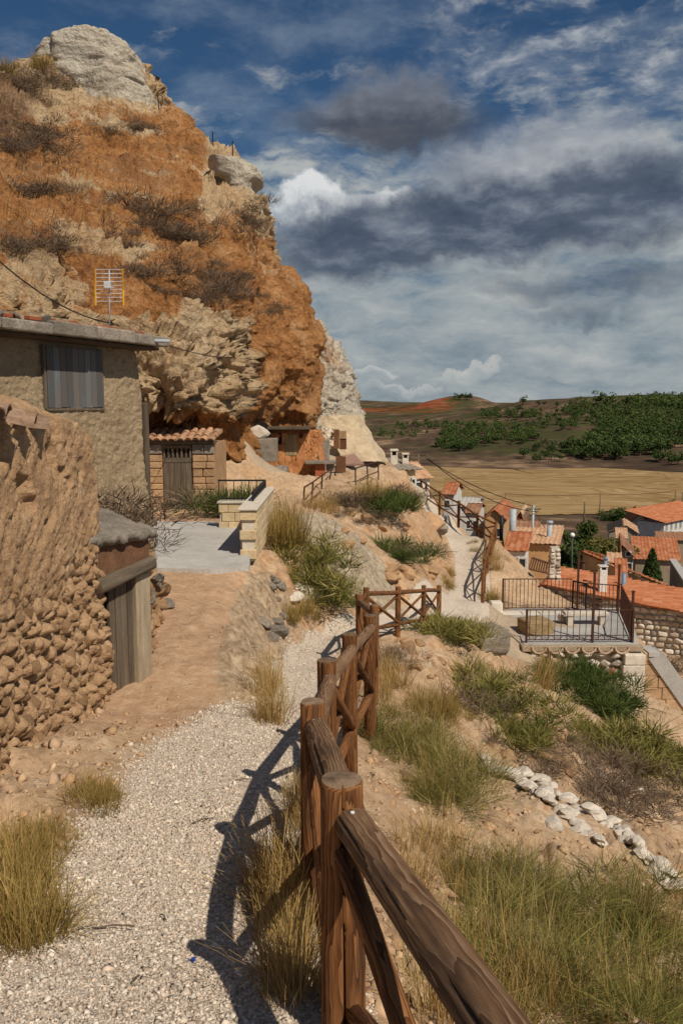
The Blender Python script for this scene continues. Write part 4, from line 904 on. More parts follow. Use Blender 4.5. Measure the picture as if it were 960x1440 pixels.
# ------------------------------------------------------------------ concrete slab, cream parapets, railing
def quad_slab(name, pts, th, mat, **kw):
    return MB().prism([(p[0], p[1], p[2] - th) for p in pts], (0, 0, th)).build(name, mat, **kw)
sl = quad_slab('concrete_paving', [(-3.55, 15.5, -2.97), (-2.4, 15.35, -2.97), (-1.72, 15.65, -2.97), (-1.86, 17.2, -2.97), (-1.95, 21.9, -3.0), (-5.3, 22.1, -3.0), (-4.0, 17, -2.97)], .25, concrete)
tag(sl, kind='structure')
pw = empty('block_parapet', (-1.75, 18.5, -3.0), 'cream block parapet along the concrete apron with flat coping', 'wall')
# blocks of the long side: two visible faces
for c_ in range(5):
    nb_ = 8
    for i in range(nb_):
        y0 = 16.8 + (21.2 - 16.8) * (i + (.5 if c_ % 2 else 0) - .25) / nb_; y1 = y0 + (21.2 - 16.8) / nb_ - .012
        y0, y1 = max(y0, 16.8), min(y1, 21.2)
        if y1 - y0 < .05: continue
        j = random.uniform(0, .012)
        MB().box(-2.02 - j, -1.70 + j, y0, y1, -3.05 + c_ * .195, -3.05 + c_ * .195 + .186).build('block', cream, pw, bevel=.012, loc=-pw.location)
MB().box(-2.06, -1.66, 16.76, 21.24, -2.07, -2.02).build('coping', coping, pw, bevel=.01, loc=-pw.location)
MB().box(-1.98, -1.74, 16.85, 21.15, -3.1, -2.075).build('mortar_core', coping, pw, loc=-pw.location)
pw2 = empty('block_planter', (-2.6, 21.1, -3.04), 'low cream block wall closing the apron under the black railing', 'wall')
for c_ in range(3):
    for i in range(3):
        x0 = -3.02 + .32 * i + (.16 if c_ % 2 else 0) - .08; x1 = min(x0 + .31, -2.04); x0 = max(x0, -3.02)
        if x1 - x0 < .04: continue
        MB().box(x0, x1, 20.85, 21.2, -3.06 + c_ * .22, -3.06 + c_ * .22 + .21).build('block', cream, pw2, bevel=.012, loc=-pw2.location)
MB().box(-3.06, -2.07, 20.82, 21.24, -2.395, -2.345).build('coping', coping, pw2, bevel=.01, loc=-pw2.location)
MB().box(-2.99, -2.06, 20.9, 21.15, -3.1, -2.4).build('mortar_core', coping, pw2, loc=-pw2.location)
rl = empty('iron_railing', (-2.1, 20.6, -2.3), 'small black iron railing on the cream block parapet', 'railing')
z_t, z_b = -1.86, -2.30
MB().box(-3.05, -1.88, 21.0, 21.04, z_t, z_t + .04).box(-3.05, -1.88, 21.0, 21.03, z_b, z_b + .03).build('rail', iron_d, rl, loc=-rl.location)
MB().box(-1.90, -1.86, 18.0, 21.0, z_t, z_t + .04).box(-1.90, -1.86, 18.0, 21.0, -1.99, -1.96).build('rail', iron_d, rl, loc=-rl.location)
for i in range(7): MB().box(-.009, .009, -.009, .009, -.05 if i else -.05, z_t - z_b).build('baluster', iron_d, rl, loc=Vector((-3.03 + i * .187, 21.02, z_b)) - rl.location)
sq_me = MB().box(-.009, .009, -.009, .009, 0, .13).mesh('baluster', iron_d)
for i in range(26): link('baluster', sq_me, rl, Vector((-1.88, 18.05 + i * .116, -1.98)) - rl.location)
for p in ((-1.88, 18.0), (-1.88, 21.0)): MB().box(-.02, .02, -.02, .02, -.3, z_t + .04 + 2.05 - .0).build('post', iron_d, rl, loc=Vector((p[0], p[1], -2.05)) - rl.location)

# ------------------------------------------------------------------ door hut under the overhang
hut = empty('stone_hut', (-4.85, 25, -3.1), 'little stone hut with a tall plank door and tiled lean-to roof under the overhang', 'hut')
def U(p): return Vector(p) - hut.location
MB().box(-5.98, -3.72, 25.05, 27.6, -3.3, -1.12).build('core', adobe, hut, loc=-hut.location)
row = 0; z_ = -3.1
while z_ < -1.45:
    h_ = random.uniform(.17, .25); h_ = min(h_, -1.42 - z_ + .02)
    for xa, xb in ((-6.0, -5.24), (-4.36, -3.72)):
        x_ = xa
        while x_ < xb - .05:
            w_ = random.uniform(.28, .52); x1 = min(x_ + w_, xb); x1 = xb if xb - x1 < .12 else x1
            j = random.uniform(-.03, .03)
            MB().box(x_ + .008, x1 - .008, 24.98 + j, 25.3, z_ + .008, z_ + h_ - .008).build('stone', adobe, hut, bevel=.025, loc=-hut.location); x_ = x1
    z_ += h_
for xa, xb in ((-6.0, -5.62), (-5.62, -5.24), (-4.36, -4.02), (-4.02, -3.72)):
    MB().box(xa + .006, xb - .006, 24.97, 25.3, -1.41, -1.13).build('stone', grey_st, hut, bevel=.02, loc=-hut.location)
dr = empty('door', (0, 0, 0)); dr.parent = hut; dr.location = -hut.location
for i in range(5):
    x0 = -5.21 + i * .164
    MB().box(x0, x0 + .157, 25.00, 25.04, -3.08, -1.55).build('door_plank', plankm, dr, bevel=.004)
MB().box(-5.21, -4.39, 24.985, 24.998, -1.66, -1.58).build('batten', plankm, dr); MB().box(-5.21, -4.39, 25.01, 25.035, -1.55, -1.52).build('batten', plankm, dr)
for i in range(7): MB().box(-5.21 + i * .128, -5.16 + i * .128, 25.00, 25.03, -1.53, -1.25).build('grille_slat', plankm, dr)
MB().box(-5.21, -4.39, 24.98, 25.04, -1.25, -1.16).build('head_board', plankm, dr); MB().box(-5.22, -4.38, 25.042, 25.047, -3.1, -1.15).build('backing', darkm, dr)
MB().box(-6.1, -3.66, 24.9, 25.1, -1.12, -1.0).build('lintel', plankm, hut, bevel=.02, loc=-hut.location)
for i in range(11):
    for rw in range(3):
        o = link('roof_tile', tile_me['old'], hut, U((-6.02 + i * .225 + random.uniform(-.02, .02), 24.72 + rw * .42, -1.01 + .045 * math.sin(i) * .3 + rw * .09)), (.2 + random.uniform(-.05, .05), 0, random.uniform(-.06, .06)), (1.25, 1.15, 1.15))
MB().hexa([(-6.1, 24.8, -1.0), (-3.68, 24.8, -1.0), (-3.68, 26.6, -.82), (-6.1, 26.6, -.82)], [(-6.1, 24.8, -.965), (-3.68, 24.8, -.965), (-3.68, 26.6, -.7), (-6.1, 26.6, -.7)]).build('roof_bed', adobe, hut, loc=-hut.location)
# ------------------------------------------------------------------ cave dwelling in the orange face
cv = empty('cave_dwelling', (-1.9, 35.2, -3.05), 'red plastered cave dwelling front with a boarded door under a plank canopy', 'cave house')
def V_(p): return Vector(p) - cv.location
def cpanel(px0, px1, py0, py1, Y0, Y1, mat, name, disp=.05, n=(60, 50), seed=0, sub=1):
    a, b_ = W(px0, py1, Y0), W(px1, py1, Y1); c_, d_ = W(px0, py0, Y0), W(px1, py0, Y1)
    def fx(u, v_):
        A_, B_, C_, D_ = map(np.array, (a, b_, c_, d_)); u = u[..., None]; v_ = v_[..., None]
        return (A_ * (1 - u) + B_ * u) * (1 - v_) + (C_ * (1 - u) + D_ * u) * v_
    o, _, _ = panel(name, fx, n[0], n[1], mat, lambda P, u, v_: disp * (fbm(P, 1.6, 4, seed) + .6 * fbm(P * np.array([1, 1, .4]), 5, 3, seed + 3, .5, True)), cv); o.location = -cv.location
    s_ = o.modifiers.new('thick', 'SOLIDIFY'); s_.thickness = .3; s_.offset = -1 if False else 1; return o
cpanel(372, 452, 604, 684, 35.0, 35.3, cave_m, 'front_wall', .07, (70, 60), 5)
def vbox(px0, px1, py0, py1, Y, th, mat, name, bev=.01, root=None, par=None):
    a, b_ = W(px0, py1, Y), W(px1, py0, Y); root = root or cv
    return MB().box(a.x, b_.x, Y, Y + th, a.z, b_.z).build(name, mat, par or root, bevel=bev, loc=-(root.location))
dd = empty('door', (0, 0, 0)); dd.parent = cv; dd.location = (0, 0, 0)
for i in range(3): vbox(401.5 + i * 5.4, 406.4 + i * 5.4, 611, 640.5, 34.78, .06, mottled('yellow_boards%d' % i, (.20, .15, .085), (.34, .26, .14), (.42, .33, .2), 3, 24, .5, .01, stretch=(4, 4, .5)), 'door_plank', .006, par=dd)
vbox(388, 396, 609, 625, 34.76, .06, darkm, 'opening', 0); vbox(421, 426, 609, 616, 34.76, .06, mottled('opening_shade_brown', (.05, .025, .015), (.08, .04, .02)), 'opening', 0)  # solid boxes, dark colour painted in for the shade of wall openings
vbox(376, 436, 600, 604, 34.1, .9, plankm, 'canopy_board', .01); vbox(378, 434, 604, 609, 34.6, .3, mottled('lintel_timber', (.10, .045, .025), (.18, .08, .04)), 'canopy_beam', .01)
vbox(441, 463, 618, 650, 36.2, .9, grey_st, 'stone_pier', .04); vbox(431, 447, 637, 650, 35.0, .7, cave_m, 'masonry_block', .04)
# things in front of it
bl = vbox(357, 388, 617, 650, 33.0, 1.0, grey_st, 'concrete_block', .03, root=tag(empty('concrete_tank', W(372, 650, 33.0), 'square grey concrete tank standing before the cave front', 'tank')))
wr_ = W(367, 606, 33.4); tag(link('white_boulder', wst[1], None, wr_, (0, .2, .4), (.42, .3, .42)), 'white boulder sitting on the grey concrete tank', 'boulder')
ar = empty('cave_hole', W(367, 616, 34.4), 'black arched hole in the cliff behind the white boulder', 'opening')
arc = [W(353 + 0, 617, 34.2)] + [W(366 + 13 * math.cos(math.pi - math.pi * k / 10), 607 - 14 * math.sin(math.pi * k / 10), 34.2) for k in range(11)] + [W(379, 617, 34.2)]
MB().prism([p - ar.location for p in arc], (0, .6, 0)).build('hole_shade_block', darkm, ar)  # solid black block stands in for the shade inside the hole
bo = W(394, 662, 32); tag(link('grey_boulder', gst[1], None, bo, (.2, .1, .5), (.52, .45, .36)), 'grey boulder lying at the foot of the cave front', 'boulder')
bo = W(392, 672, 32); tag(link('fallen_rock', rub[4], None, bo + Vector((.2, -.3, -.1)), (.1, .4, 1.5), (.3, .28, .2)), 'small tan rock below the grey boulder', 'rock')
tb = empty('stone_table', W(455, 672, 34.6), 'stone slab table resting on a red brick pier', 'table')
def vb2(px0, px1, py0, py1, Y, th, mat, name, root, bev=.01): return vbox(px0, px1, py0, py1, Y, th, mat, name, bev, root=root)
vb2(429, 472, 648.5, 653, 34.2, .8, grey_st, 'table_slab', tb, .02); vb2(443, 457, 653.3, 672, 34.4, .4, brick_m, 'pier', tb, .01); vb2(458, 470, 653.3, 662, 34.55, .3, grey_st, 'support', tb)
for (px, py, Y, lab) in ((478, 650, 36.5, 'rusty upright iron plate beside the path up to the caves'),):
    o = empty('iron_plate', W(px, py + 12, Y), lab, 'plate'); vb2(472, 486, 642, 664, Y, .08, mottled('rust_brown', (.09, .04, .02), (.15, .07, .035)), 'plate', o)
# door of the pale rock and its plastered foot
pf = empty('rendered_rock_base', W(500, 640, 43), 'cream plastered base of the pale rock with a boarded doorway', 'wall')
def pf_xyz(u, v_):
    Pp = np.empty(u.shape + (3,)); 
    for idx in np.ndindex(u.shape):
        uu, vv = u[idx], v_[idx]; py = 650 - 66 * vv; right = np.interp(vv, [0, .25, .5, .75, 1], [544, 538, 524, 513, 509]); px = 452 + (right - 452) * uu
        Y = 43.4 + 1.2 * uu * uu + .9 * vv + 9 * max(0, uu - .85); Pp[idx] = W(px, py, Y)
    return Pp
po, _, _ = panel('plaster', pf_xyz, 60, 50, mottled('cream_plaster', (.34, .26, .165), (.48, .38, .255), (.55, .45, .32), 1.6, 16, .7, .03), lambda P, u, v_: .16 * fbm(P, .7, 4, 4) + .09 * fbm(P, 2.2, 4, 6, .55, True), pf); po.location = -pf.location
dpf = empty('door', (0, 0, 0)); dpf.parent = pf
vbox(469, 477, 604, 631, 42.9, .3, mottled('brown_door', (.09, .04, .02), (.16, .075, .035)), 'leaf', .01, root=pf, par=dpf); vbox(477.4, 487, 606, 617, 42.85, .3, mottled('tan_board', (.25, .15, .08), (.36, .23, .13)), 'panel', .01, root=pf, par=dpf); vbox(477.4, 487, 617.3, 632, 42.9, .3, mottled('brown_door2', (.08, .035, .018), (.14, .06, .03)), 'panel', .01, root=pf, par=dpf)
for i in range(46):
    px, py = random.uniform(449, 468), random.uniform(600, 634)
    link('stone', wst[i % 7], pf, W(px, py, 43.0 + (px - 449) * .012) - pf.location, (random.random(), random.random(), random.random() * 6), (random.uniform(.09, .16), .1, random.uniform(.06, .09)))
# ramp of reddish setts up to that door
tag(quad_slab('sett_path', [W(470, 652, 41.5), W(512, 652, 41.0), W(497, 637, 44), W(488, 631, 45.5), W(468, 631, 45.5), W(468, 640, 44)], .1, mottled('pink_setts', (.24, .145, .11), (.34, .21, .165), (.42, .29, .23), 3, 20, .8, .03)), kind='structure')
# thin iron railings beside the upper path
def thin_rail(label, posts, mids=True):
    o = empty('pipe_railing', Vector(posts[0][1]), label, 'railing')
    for tp, bt in posts: MB().tube([Vector(bt) - o.location - Vector((0, 0, .15)), Vector(tp) - o.location], .028, 6).build('post', iron_r, o)
    MB().tube([Vector(tp) - o.location for tp, _ in posts], .026, 6).build('rail', iron_r, o)
    MB().tube([(Vector(tp) * .35 + Vector(bt) * .65) - o.location for tp, bt in posts], .022, 6).build('rail', iron_r, o)
    return o
thin_rail('rust brown pipe railing climbing beside the stone table', [(W(428, 685, 25.6), W(425, 724, 25.6)), (W(440, 678, 27.4), W(437, 714, 27.4)), (W(453, 668, 29.6), W(451, 702, 29.6)), (W(466, 660, 32), W(459, 690, 32)), (W(472, 655, 33.5), W(469.5, 684, 33.5))])
thin_rail('rust brown pipe railing on the edge of the grassy mound', [(W(499.5, 658.5, 31), W(500, 688, 31)), (W(516, 653.5, 33), W(517, 677, 33)), (W(531.5, 649, 35), W(532, 670, 35))])

# ------------------------------------------------------------------ iron-railed terrace on the right
TZ = -7.18
def T_(px, py, Y): return W(px, py, Y)
f0, f1 = T_(739, 911, 25.4), T_(888, 911, 25.4); f0.z = f1.z = TZ
tr = empty('terrace', (7, 25.6, -7.9), 'small terrace with rounded tile edging below the iron railings', 'terrace')
Ft = [(f0.x - .1, 25.25, TZ - .02), (f1.x + .15, 25.25, TZ - .02), (f1.x + 1.4, 29.9, TZ - .02), (f0.x + .3, 29.9, TZ - .02)]
MB().prism([(x_, y_, z_ - .16) for x_, y_, z_ in Ft], (0, 0, .16)).build('deck', concrete, tr, loc=-tr.location)
MB().box(f0.x - .18, f1.x + .25, 25.08, 25.5, TZ - .22, TZ - .045).build('edge_beam', tan_w, tr, bevel=.02, loc=-tr.location)
for i in range(6):
    cx = f0.x + .32 + i * .50
    pts = [Vector((cx + .21 * math.cos(a), 25.055, TZ - .06 - .20 * math.sin(a))) for a in np.linspace(0, math.pi, 9)]
    MB().tube([p - tr.location for p in pts], .03, 6).build('scallop_tile', mottled('pale_clay%d' % i, (.42, .28, .18), (.54, .40, .28)), tr)
# rubble under it
k = 0
for c_ in range(7):
    z_ = TZ - .34 - c_ * .25; x_ = f0.x + .0
    while x_ < f1.x + .2:
        w_ = random.uniform(.28, .55); bigc = x_ > f1.x - .75
        me_ = (wst + gst)[k % 13] if not bigc else wst[k % 7]
        link('stone', me_, tr, Vector((x_ + w_ / 2, 25.22 + random.uniform(-.05, .06), z_ + random.uniform(-.02, .02))) - tr.location, (random.uniform(-.2, .2), random.uniform(-.2, .2), random.uniform(-.2, .2)), (w_ * .52, .26, .15)); k += 1; x_ += w_
MB().box(f0.x, f1.x + .1, 25.32, 26.5, -9.6, TZ - .2).build('fill', tan_w, tr, loc=-tr.location)
def bar_rail(label, a, b_, h, n, posts=(0, 1), extra=0.0, scroll=False):
    a, b_ = Vector(a), Vector(b_); o = empty('iron_railing', a, label, 'railing'); d_ = b_ - a; ang = math.atan2(d_.y, d_.x); L = Vector((d_.x, d_.y, 0)).length
    o.rotation_euler = (0, 0, ang)
    MB().box(0, L, -.015, .015, h - .03, h).build('rail', iron_r, o); MB().box(0, L, -.014, .014, .06, .085).build('rail', iron_r, o)
    me_ = MB().tube([(0, 0, .07), (0, 0, h - .02)], .011, 6).mesh('baluster', iron_r)
    for i in range(n): link('baluster', me_, o, (L * (i + .5) / n, 0, 0))
    for s_ in posts: MB().box(L * s_ - .03, L * s_ + .03, -.03, .03, -.12, h + extra).build('post', iron_r, o)
    if scroll:
        MB().box(0, L, -.012, .012, .20, .22).build('rail', iron_r, o)
        for i in range(n // 2):
            cx = L * (i * 2 + 1) / n; MB().tube([(cx - L / n * .9, 0, .20), (cx - L / n * .4, 0, .11), (cx, 0, .14), (cx + L / n * .4, 0, .11), (cx + L / n * .9, 0, .20)], .009, 5).build('scroll', iron_r, o)
    return o
bar_rail('rusty iron railing with scrollwork above the rounded tile edging', f0, f1, 1.02, 17, (0, .62, 1), 0.0, True)
b0, b1, b2 = W(706, 864, 29.6), W(803, 864, 29.6), W(868, 866, 29.2)
b0.z = b1.z = b2.z = -7.2
bar_rail('rusty iron railing behind the stone curb at the back of the terrace', b0, b1, 1.13, 18, (0,))
bar_rail('rusty iron railing before the rubble wall under the tiled roof', b1 + Vector((.45, 0, 0)), b2, .98, 9, (1,), .45)
bar_rail('rusty iron side railing running down the valley edge of the terrace', b2 + Vector((.03, -.1, 0)), f1 + Vector((.02, .12, 0)), 1.05, 26, (), 0)
gt = empty('iron_gate', b1, 'small dark iron gate standing ajar between the two back railings', 'gate', rz=-.95)
MB().box(0, .62, -.02, .02, 1.02, 1.07).box(0, .62, -.02, .02, .05, .1).box(0, .05, -.02, .02, .05, 1.07).box(.57, .62, -.02, .02, .05, 1.07).build('gate_frame', iron_d, gt); [MB().tube([(.13 + i * .09, 0, .08), (.13 + i * .09, 0, 1.04)], .011, 6).build('baluster', iron_r, gt) for i in range(5)]
def tall_post(px, py0, py1, Y, lab):
    a, b_ = W(px, py1, Y), W(px, py0, Y); o = empty('iron_post', a, lab, 'post'); MB().box(-.032, .032, -.032, .032, -.1, b_.z - a.z).build('shaft', iron_r, o); MB().box(-.045, .045, -.045, .045, b_.z - a.z, b_.z - a.z + .03).build('cap', iron_r, o)
tall_post(810.5, 776, 862, 29.5, 'slender iron post beside the gate'); tall_post(832, 806, 905, 25.6, 'tall iron post rising from the scrollwork railing'); tall_post(867.5, 795, 868, 29.1, 'tall iron post at the back corner before the roof'); tall_post(886.5, 832, 909, 25.5, 'short iron post at the outer front corner of the terrace')
# kerbs, blocks and benches on the plaza
cb_ = empty('stone_kerb', W(710, 876, 29), 'long low kerb of pale stones under the back railing', 'kerb')
x_ = W(704, 870, 29.2).x
for i in range(5):
    w_ = random.uniform(.5, .7); MB().box(x_, x_ + w_ - .015, 28.9, 29.35, -7.4, -7.19 + random.uniform(0, .03)).build('kerb_stone', coping, cb_, bevel=.03, loc=-cb_.location); x_ += w_
def block(name, label, cat, px, py, Y, sc, me_, rot=(0, 0, 0)): 
    p = W(px, py, Y); p.z = max(H(p.x, p.y), -7.5) + sc[2] * .6; return tag(link(name, me_, None, p, rot, sc), label, cat)
cube_rock = mesh_np('hewn_block', *(lambda V: (V[0], V[1]))((lambda V, Fs: (np.sign(V) * np.abs(V) ** .28 * (1 + .05 * fbm(V, 2, 3, 4))[:, None], Fs))(*ico_rock(3, 2, 1.0, .0))), grey_st, True)
cube_tan = cube_rock.copy(); cube_tan.materials.clear(); cube_tan.materials.append(mottled('tufa', (.20, .13, .06), (.34, .235, .12), (.44, .33, .19), 3, 14, 1.0, .05))
cube_pale = cube_rock.copy(); cube_pale.materials.clear(); cube_pale.materials.append(coping)
block('hewn_block', 'tan tufa block seat standing on the plaza behind the scrollwork railing', 'stone block', 752, 895, 26.6, (.52, .42, .34), cube_tan, (0, 0, .3))
block('hewn_block', 'pale squared stone at the end of the low kerb', 'stone block', 697, 862, 29.3, (.22, .22, .22), cube_pale)
block('hewn_block', 'pointed pale stone between the tufa block and the bench', 'stone block', 788, 872, 27.8, (.17, .17, .28), wst[3])
be = empty('stone_bench', W(822, 880, 27.6), 'low stone slab bench behind the scrollwork railing', 'bench'); be.location.z = TZ
MB().box(-.72, .72, -.22, .22, .30, .42).build('seat', coping, be, bevel=.02); MB().box(-.62, -.45, -.18, .18, -.02, .295).build('leg', coping, be); MB().box(.45, .62, -.18, .18, -.02, .295).build('leg', coping, be)
bp = hit(688, 918); bp = bp or W(688, 918, 22)
rb_V, rb_F = ico_rock(7, 3, 1.0, .0); rb_V = np.sign(rb_V) * np.abs(rb_V) ** .5; rb_V = rb_V * (1 + .16 * fbm(rb_V, 2.2, 4, 3, .55, True) + .10 * fbm(rb_V, 6, 3, 9))[:, None]
tag(link('grey_boulder', mesh_np('grey_boulder', rb_V, rb_F, grey_st), None, bp + Vector((0, .3, .22)), (.05, .1, .35), (.46, .42, .40)), 'grey squared boulder on the slope edge beside the plaza', 'boulder')
# sloping block wall that drops to the right
bw = empty('retaining_wall', (9.0, 24.5, -9.0), 'stepped stone block retaining wall with a sloping concrete coping', 'wall')
ax, ay = f1.x + .28, 25.05
for c_ in range(7):
    z1_ = TZ - .25 - c_ * .36; L0 = .35 + c_ * .26
    n_ = 1 + int(L0 / .8)
    for i in range(n_):
        x0 = ax + i * L0 / n_; MB().box(x0 + .006, x0 + L0 / n_ - .006, ay - .02 * (i % 2), ay + .6, z1_ - .354, z1_ - .006).build('block', mottled('orange_block', (.36, .22, .12), (.47, .31, .18), (.54, .39, .25), 2, 16, .6, .02) if 'orange_block' not in MATS else MATS['orange_block'], bw, bevel=.012, loc=-bw.location)
for c_ in range(6):
    MB().box(ax - .62 + random.uniform(-.06, .04), ax - .012, ay - .10, ay + .4, TZ - .60 - c_ * .34, TZ - .27 - c_ * .34).build('corner_stone', white_st, bw, bevel=.03, loc=-bw.location)
MB().hexa([(ax + .1, ay - .05, TZ - .35), (ax + .45, ay - .05, TZ - .35), (ax + .45, ay + .75, TZ - .35), (ax + .1, ay + .75, TZ - .35)][::1], [(ax + .1, ay - .05, TZ - .22), (ax + .42, ay - .05, TZ - .22), (ax + .42, ay + .75, TZ - .22), (ax + .1, ay + .75, TZ - .22)]).build('coping_head', concrete, bw, loc=-bw.location)
MB().hexa([(ax + .10, ay - .07, TZ - .42), (ax + 1.98, ay - .07, TZ - 3.0), (ax + 1.98, ay + .75, TZ - 3.0), (ax + .10, ay + .75, TZ - .42)], [(ax + .56, ay - .07, TZ - .26), (ax + 2.46, ay - .07, TZ - 2.86), (ax + 2.46, ay + .75, TZ - 2.86), (ax + .56, ay + .75, TZ - .26)]).build('sloping_coping', concrete, bw, loc=-bw.location)
# leaning rusty bars in front of the terrace
lb = empty('bent_iron_bar', W(768, 962, 24.4), 'rusty iron bars planted in dry grass below the terrace', 'iron bar')
MB().tube([W(774, 916, 24.9) - lb.location, W(769, 965, 24.5) - lb.location], .022, 6).build('bar', iron_r, lb); MB().tube([W(774, 917, 24.9) - lb.location, W(757, 950, 24.5) - lb.location], .05, 6).build('bar', iron_r, lb)
MB().tube([W(852, 955, 24.9), W(863, 938, 25.0)], .05, 8)
bt = empty('fallen_brick', W(857, 947, 24.8), 'red pipe stub sticking out of the pale stones below the terrace', 'pipe'); MB().tube([W(853, 953, 24.7) - bt.location, W(862, 940, 24.9) - bt.location], .05, 8).build('stub', brick_m, bt)

# ------------------------------------------------------------------ white stone edging on the slope
def edging(label, line, n, smin, smax, lift=.02):
    P_ = [hit(*q_) for q_ in line]; P_ = [p for p in P_ if p]; o = empty('stone_edging', P_[0], label, 'stone edging')
    L = [0]
    for a, b_ in zip(P_[:-1], P_[1:]): L.append(L[-1] + (b_ - a).length)
    for i in range(n):
        s_ = L[-1] * (i + random.uniform(-.3, .3) + .5) / n; x_ = np.interp(s_, L, [p.x for p in P_]); y_ = np.interp(s_, L, [p.y for p in P_]); r = random.uniform(smin, smax)
        x_ += random.uniform(-.05, .05); y_ += random.uniform(-.05, .05)
        link('stone', wst[i % 7], o, Vector((x_, y_, H(x_, y_) + lift)) - o.location, (random.uniform(-.3, .3), random.uniform(-.3, .3), random.random() * 6), (r * 1.25, r, r * .7))
edging('upper row of white stones edging the narrow track down the slope', [(706, 1088), (740, 1096), (770, 1110), (800, 1127), (835, 1150), (862, 1165), (890, 1195), (925, 1230), (962, 1258)], 80, .06, .11, .06)
edging('lower row of white stones edging the narrow track down the slope', [(678, 1074), (705, 1092), (735, 1106), (765, 1124), (790, 1146), (815, 1172), (840, 1190)], 56, .055, .10, .06)
# ================================================================== village below
def RZ(px, py, z):               # where the pixel's ray reaches height z
    a, b_, c_ = ray(px, py); k = z / c_; return Vector((a * k, b_ * k, z))
def tiled(name, parent, A_, B_, C_, D_, mat, col=.24, row=.42, rise=.032, stuff=True):
    """barrel-tile roof between eave A-B and ridge D-C, as relief in one mesh"""
    A_, B_, C_, D_ = [np.array(v) for v in (A_, B_, C_, D_)]
    w_ = np.linalg.norm(B_ - A_); d_ = np.linalg.norm(D_ - A_); nc_ = max(3, int(w_ / col)); nr_ = max(2, int(d_ / row))
    us = np.linspace(0, 1, nc_ * 4 + 1); vs = []; hs_ = []
    for r in range(nr_): vs += [r / nr_, (r + .98) / nr_]; hs_ += [.05, 0.0]
    vs = np.array(vs); hs_ = np.array(hs_); nrm = np.cross(B_ - A_, D_ - A_); nrm /= np.linalg.norm(nrm); nrm *= np.sign(nrm[2])
    U_, Vv = np.meshgrid(us, vs); P = (A_ * (1 - U_[..., None]) + B_ * U_[..., None]) * (1 - Vv[..., None]) + (D_ * (1 - U_[..., None]) + C_ * U_[..., None]) * Vv[..., None]
    jit = rng.uniform(-.018, .018, (len(vs), nc_ + 1))[:, (np.arange(len(us)) // 4)]
    hh_ = rise * np.cos(U_ * nc_ * 2 * math.pi) + hs_[:, None] + jit
    P = P + nrm * hh_[..., None]
    if parent is not None: P = P - np.array(parent.location)
    tint = rng.uniform(0, 1, (len(vs) // 2 + 1, nc_ + 1))[(np.arange(len(vs)) // 2)][:, (np.arange(len(us)) // 4)]
    me = mesh_np(name, P.reshape(-1, 3), grid_faces(len(vs), len(us)), mat, False, dict(tint=tint.ravel()))
    o = link(name, me, parent)
    if stuff: o['kind'] = 'stuff'
    s_ = o.modifiers.new('thick', 'SOLIDIFY'); s_.thickness = .06; s_.offset = -1
    return o
def roof_mat(name, c0, c1, c2):
    m, t, b = base_mat(name, .9, .15); c = coords(t, True); n = t.noise(c, 1.3, 6, .62); g = t.noise(c, 9, 4, .6)
    f = t.m('ADD', t.m('MULTIPLY', attr(t, 'tint'), .28), t.m('ADD', t.m('MULTIPLY', n, .5), t.m('MULTIPLY', g, .32)))
    t.put(b.inputs['Base Color'], t.ramp(f, [(.25, c0), (.55, c1), (.85, c2)])); return m
roof_red = roof_mat('red_roof', (.23, .075, .035), (.38, .135, .06), (.48, .26, .16))
roof_pale = roof_mat('pale_roof', (.30, .15, .08), (.46, .28, .17), (.55, .40, .28))
roof_dull = roof_mat('dull_roof', (.17, .085, .05), (.28, .14, .08), (.38, .23, .15))
def window(parent, a, d_, n_, s_, z_, w_, h_, frame=white_w, glass=glass_m):
    """recess-look window on a wall: frame proud, pane inside"""
    M = Matrix(((d_.x, n_.x, 0, 0), (d_.y, n_.y, 0, 0), (0, 0, 1, 0), (0, 0, 0, 1))); p = a + d_ * s_; p = Vector((p.x, p.y, z_)) - parent.location
    f = MB(); t = .09
    f.box(-w_ / 2 - t, -w_ / 2, -.06, .05, -t, h_ + t, M).box(w_ / 2, w_ / 2 + t, -.06, .05, -t, h_ + t, M).box(-w_ / 2, w_ / 2, -.06, .05, h_, h_ + t, M).box(-w_ / 2, w_ / 2, -.08, .05, -t, 0, M)
    fo = f.build('window', frame, parent, loc=p); MB().box(-w_ / 2, w_ / 2, -.01, .03, 0, h_, M).build('pane', glass, fo); return fo
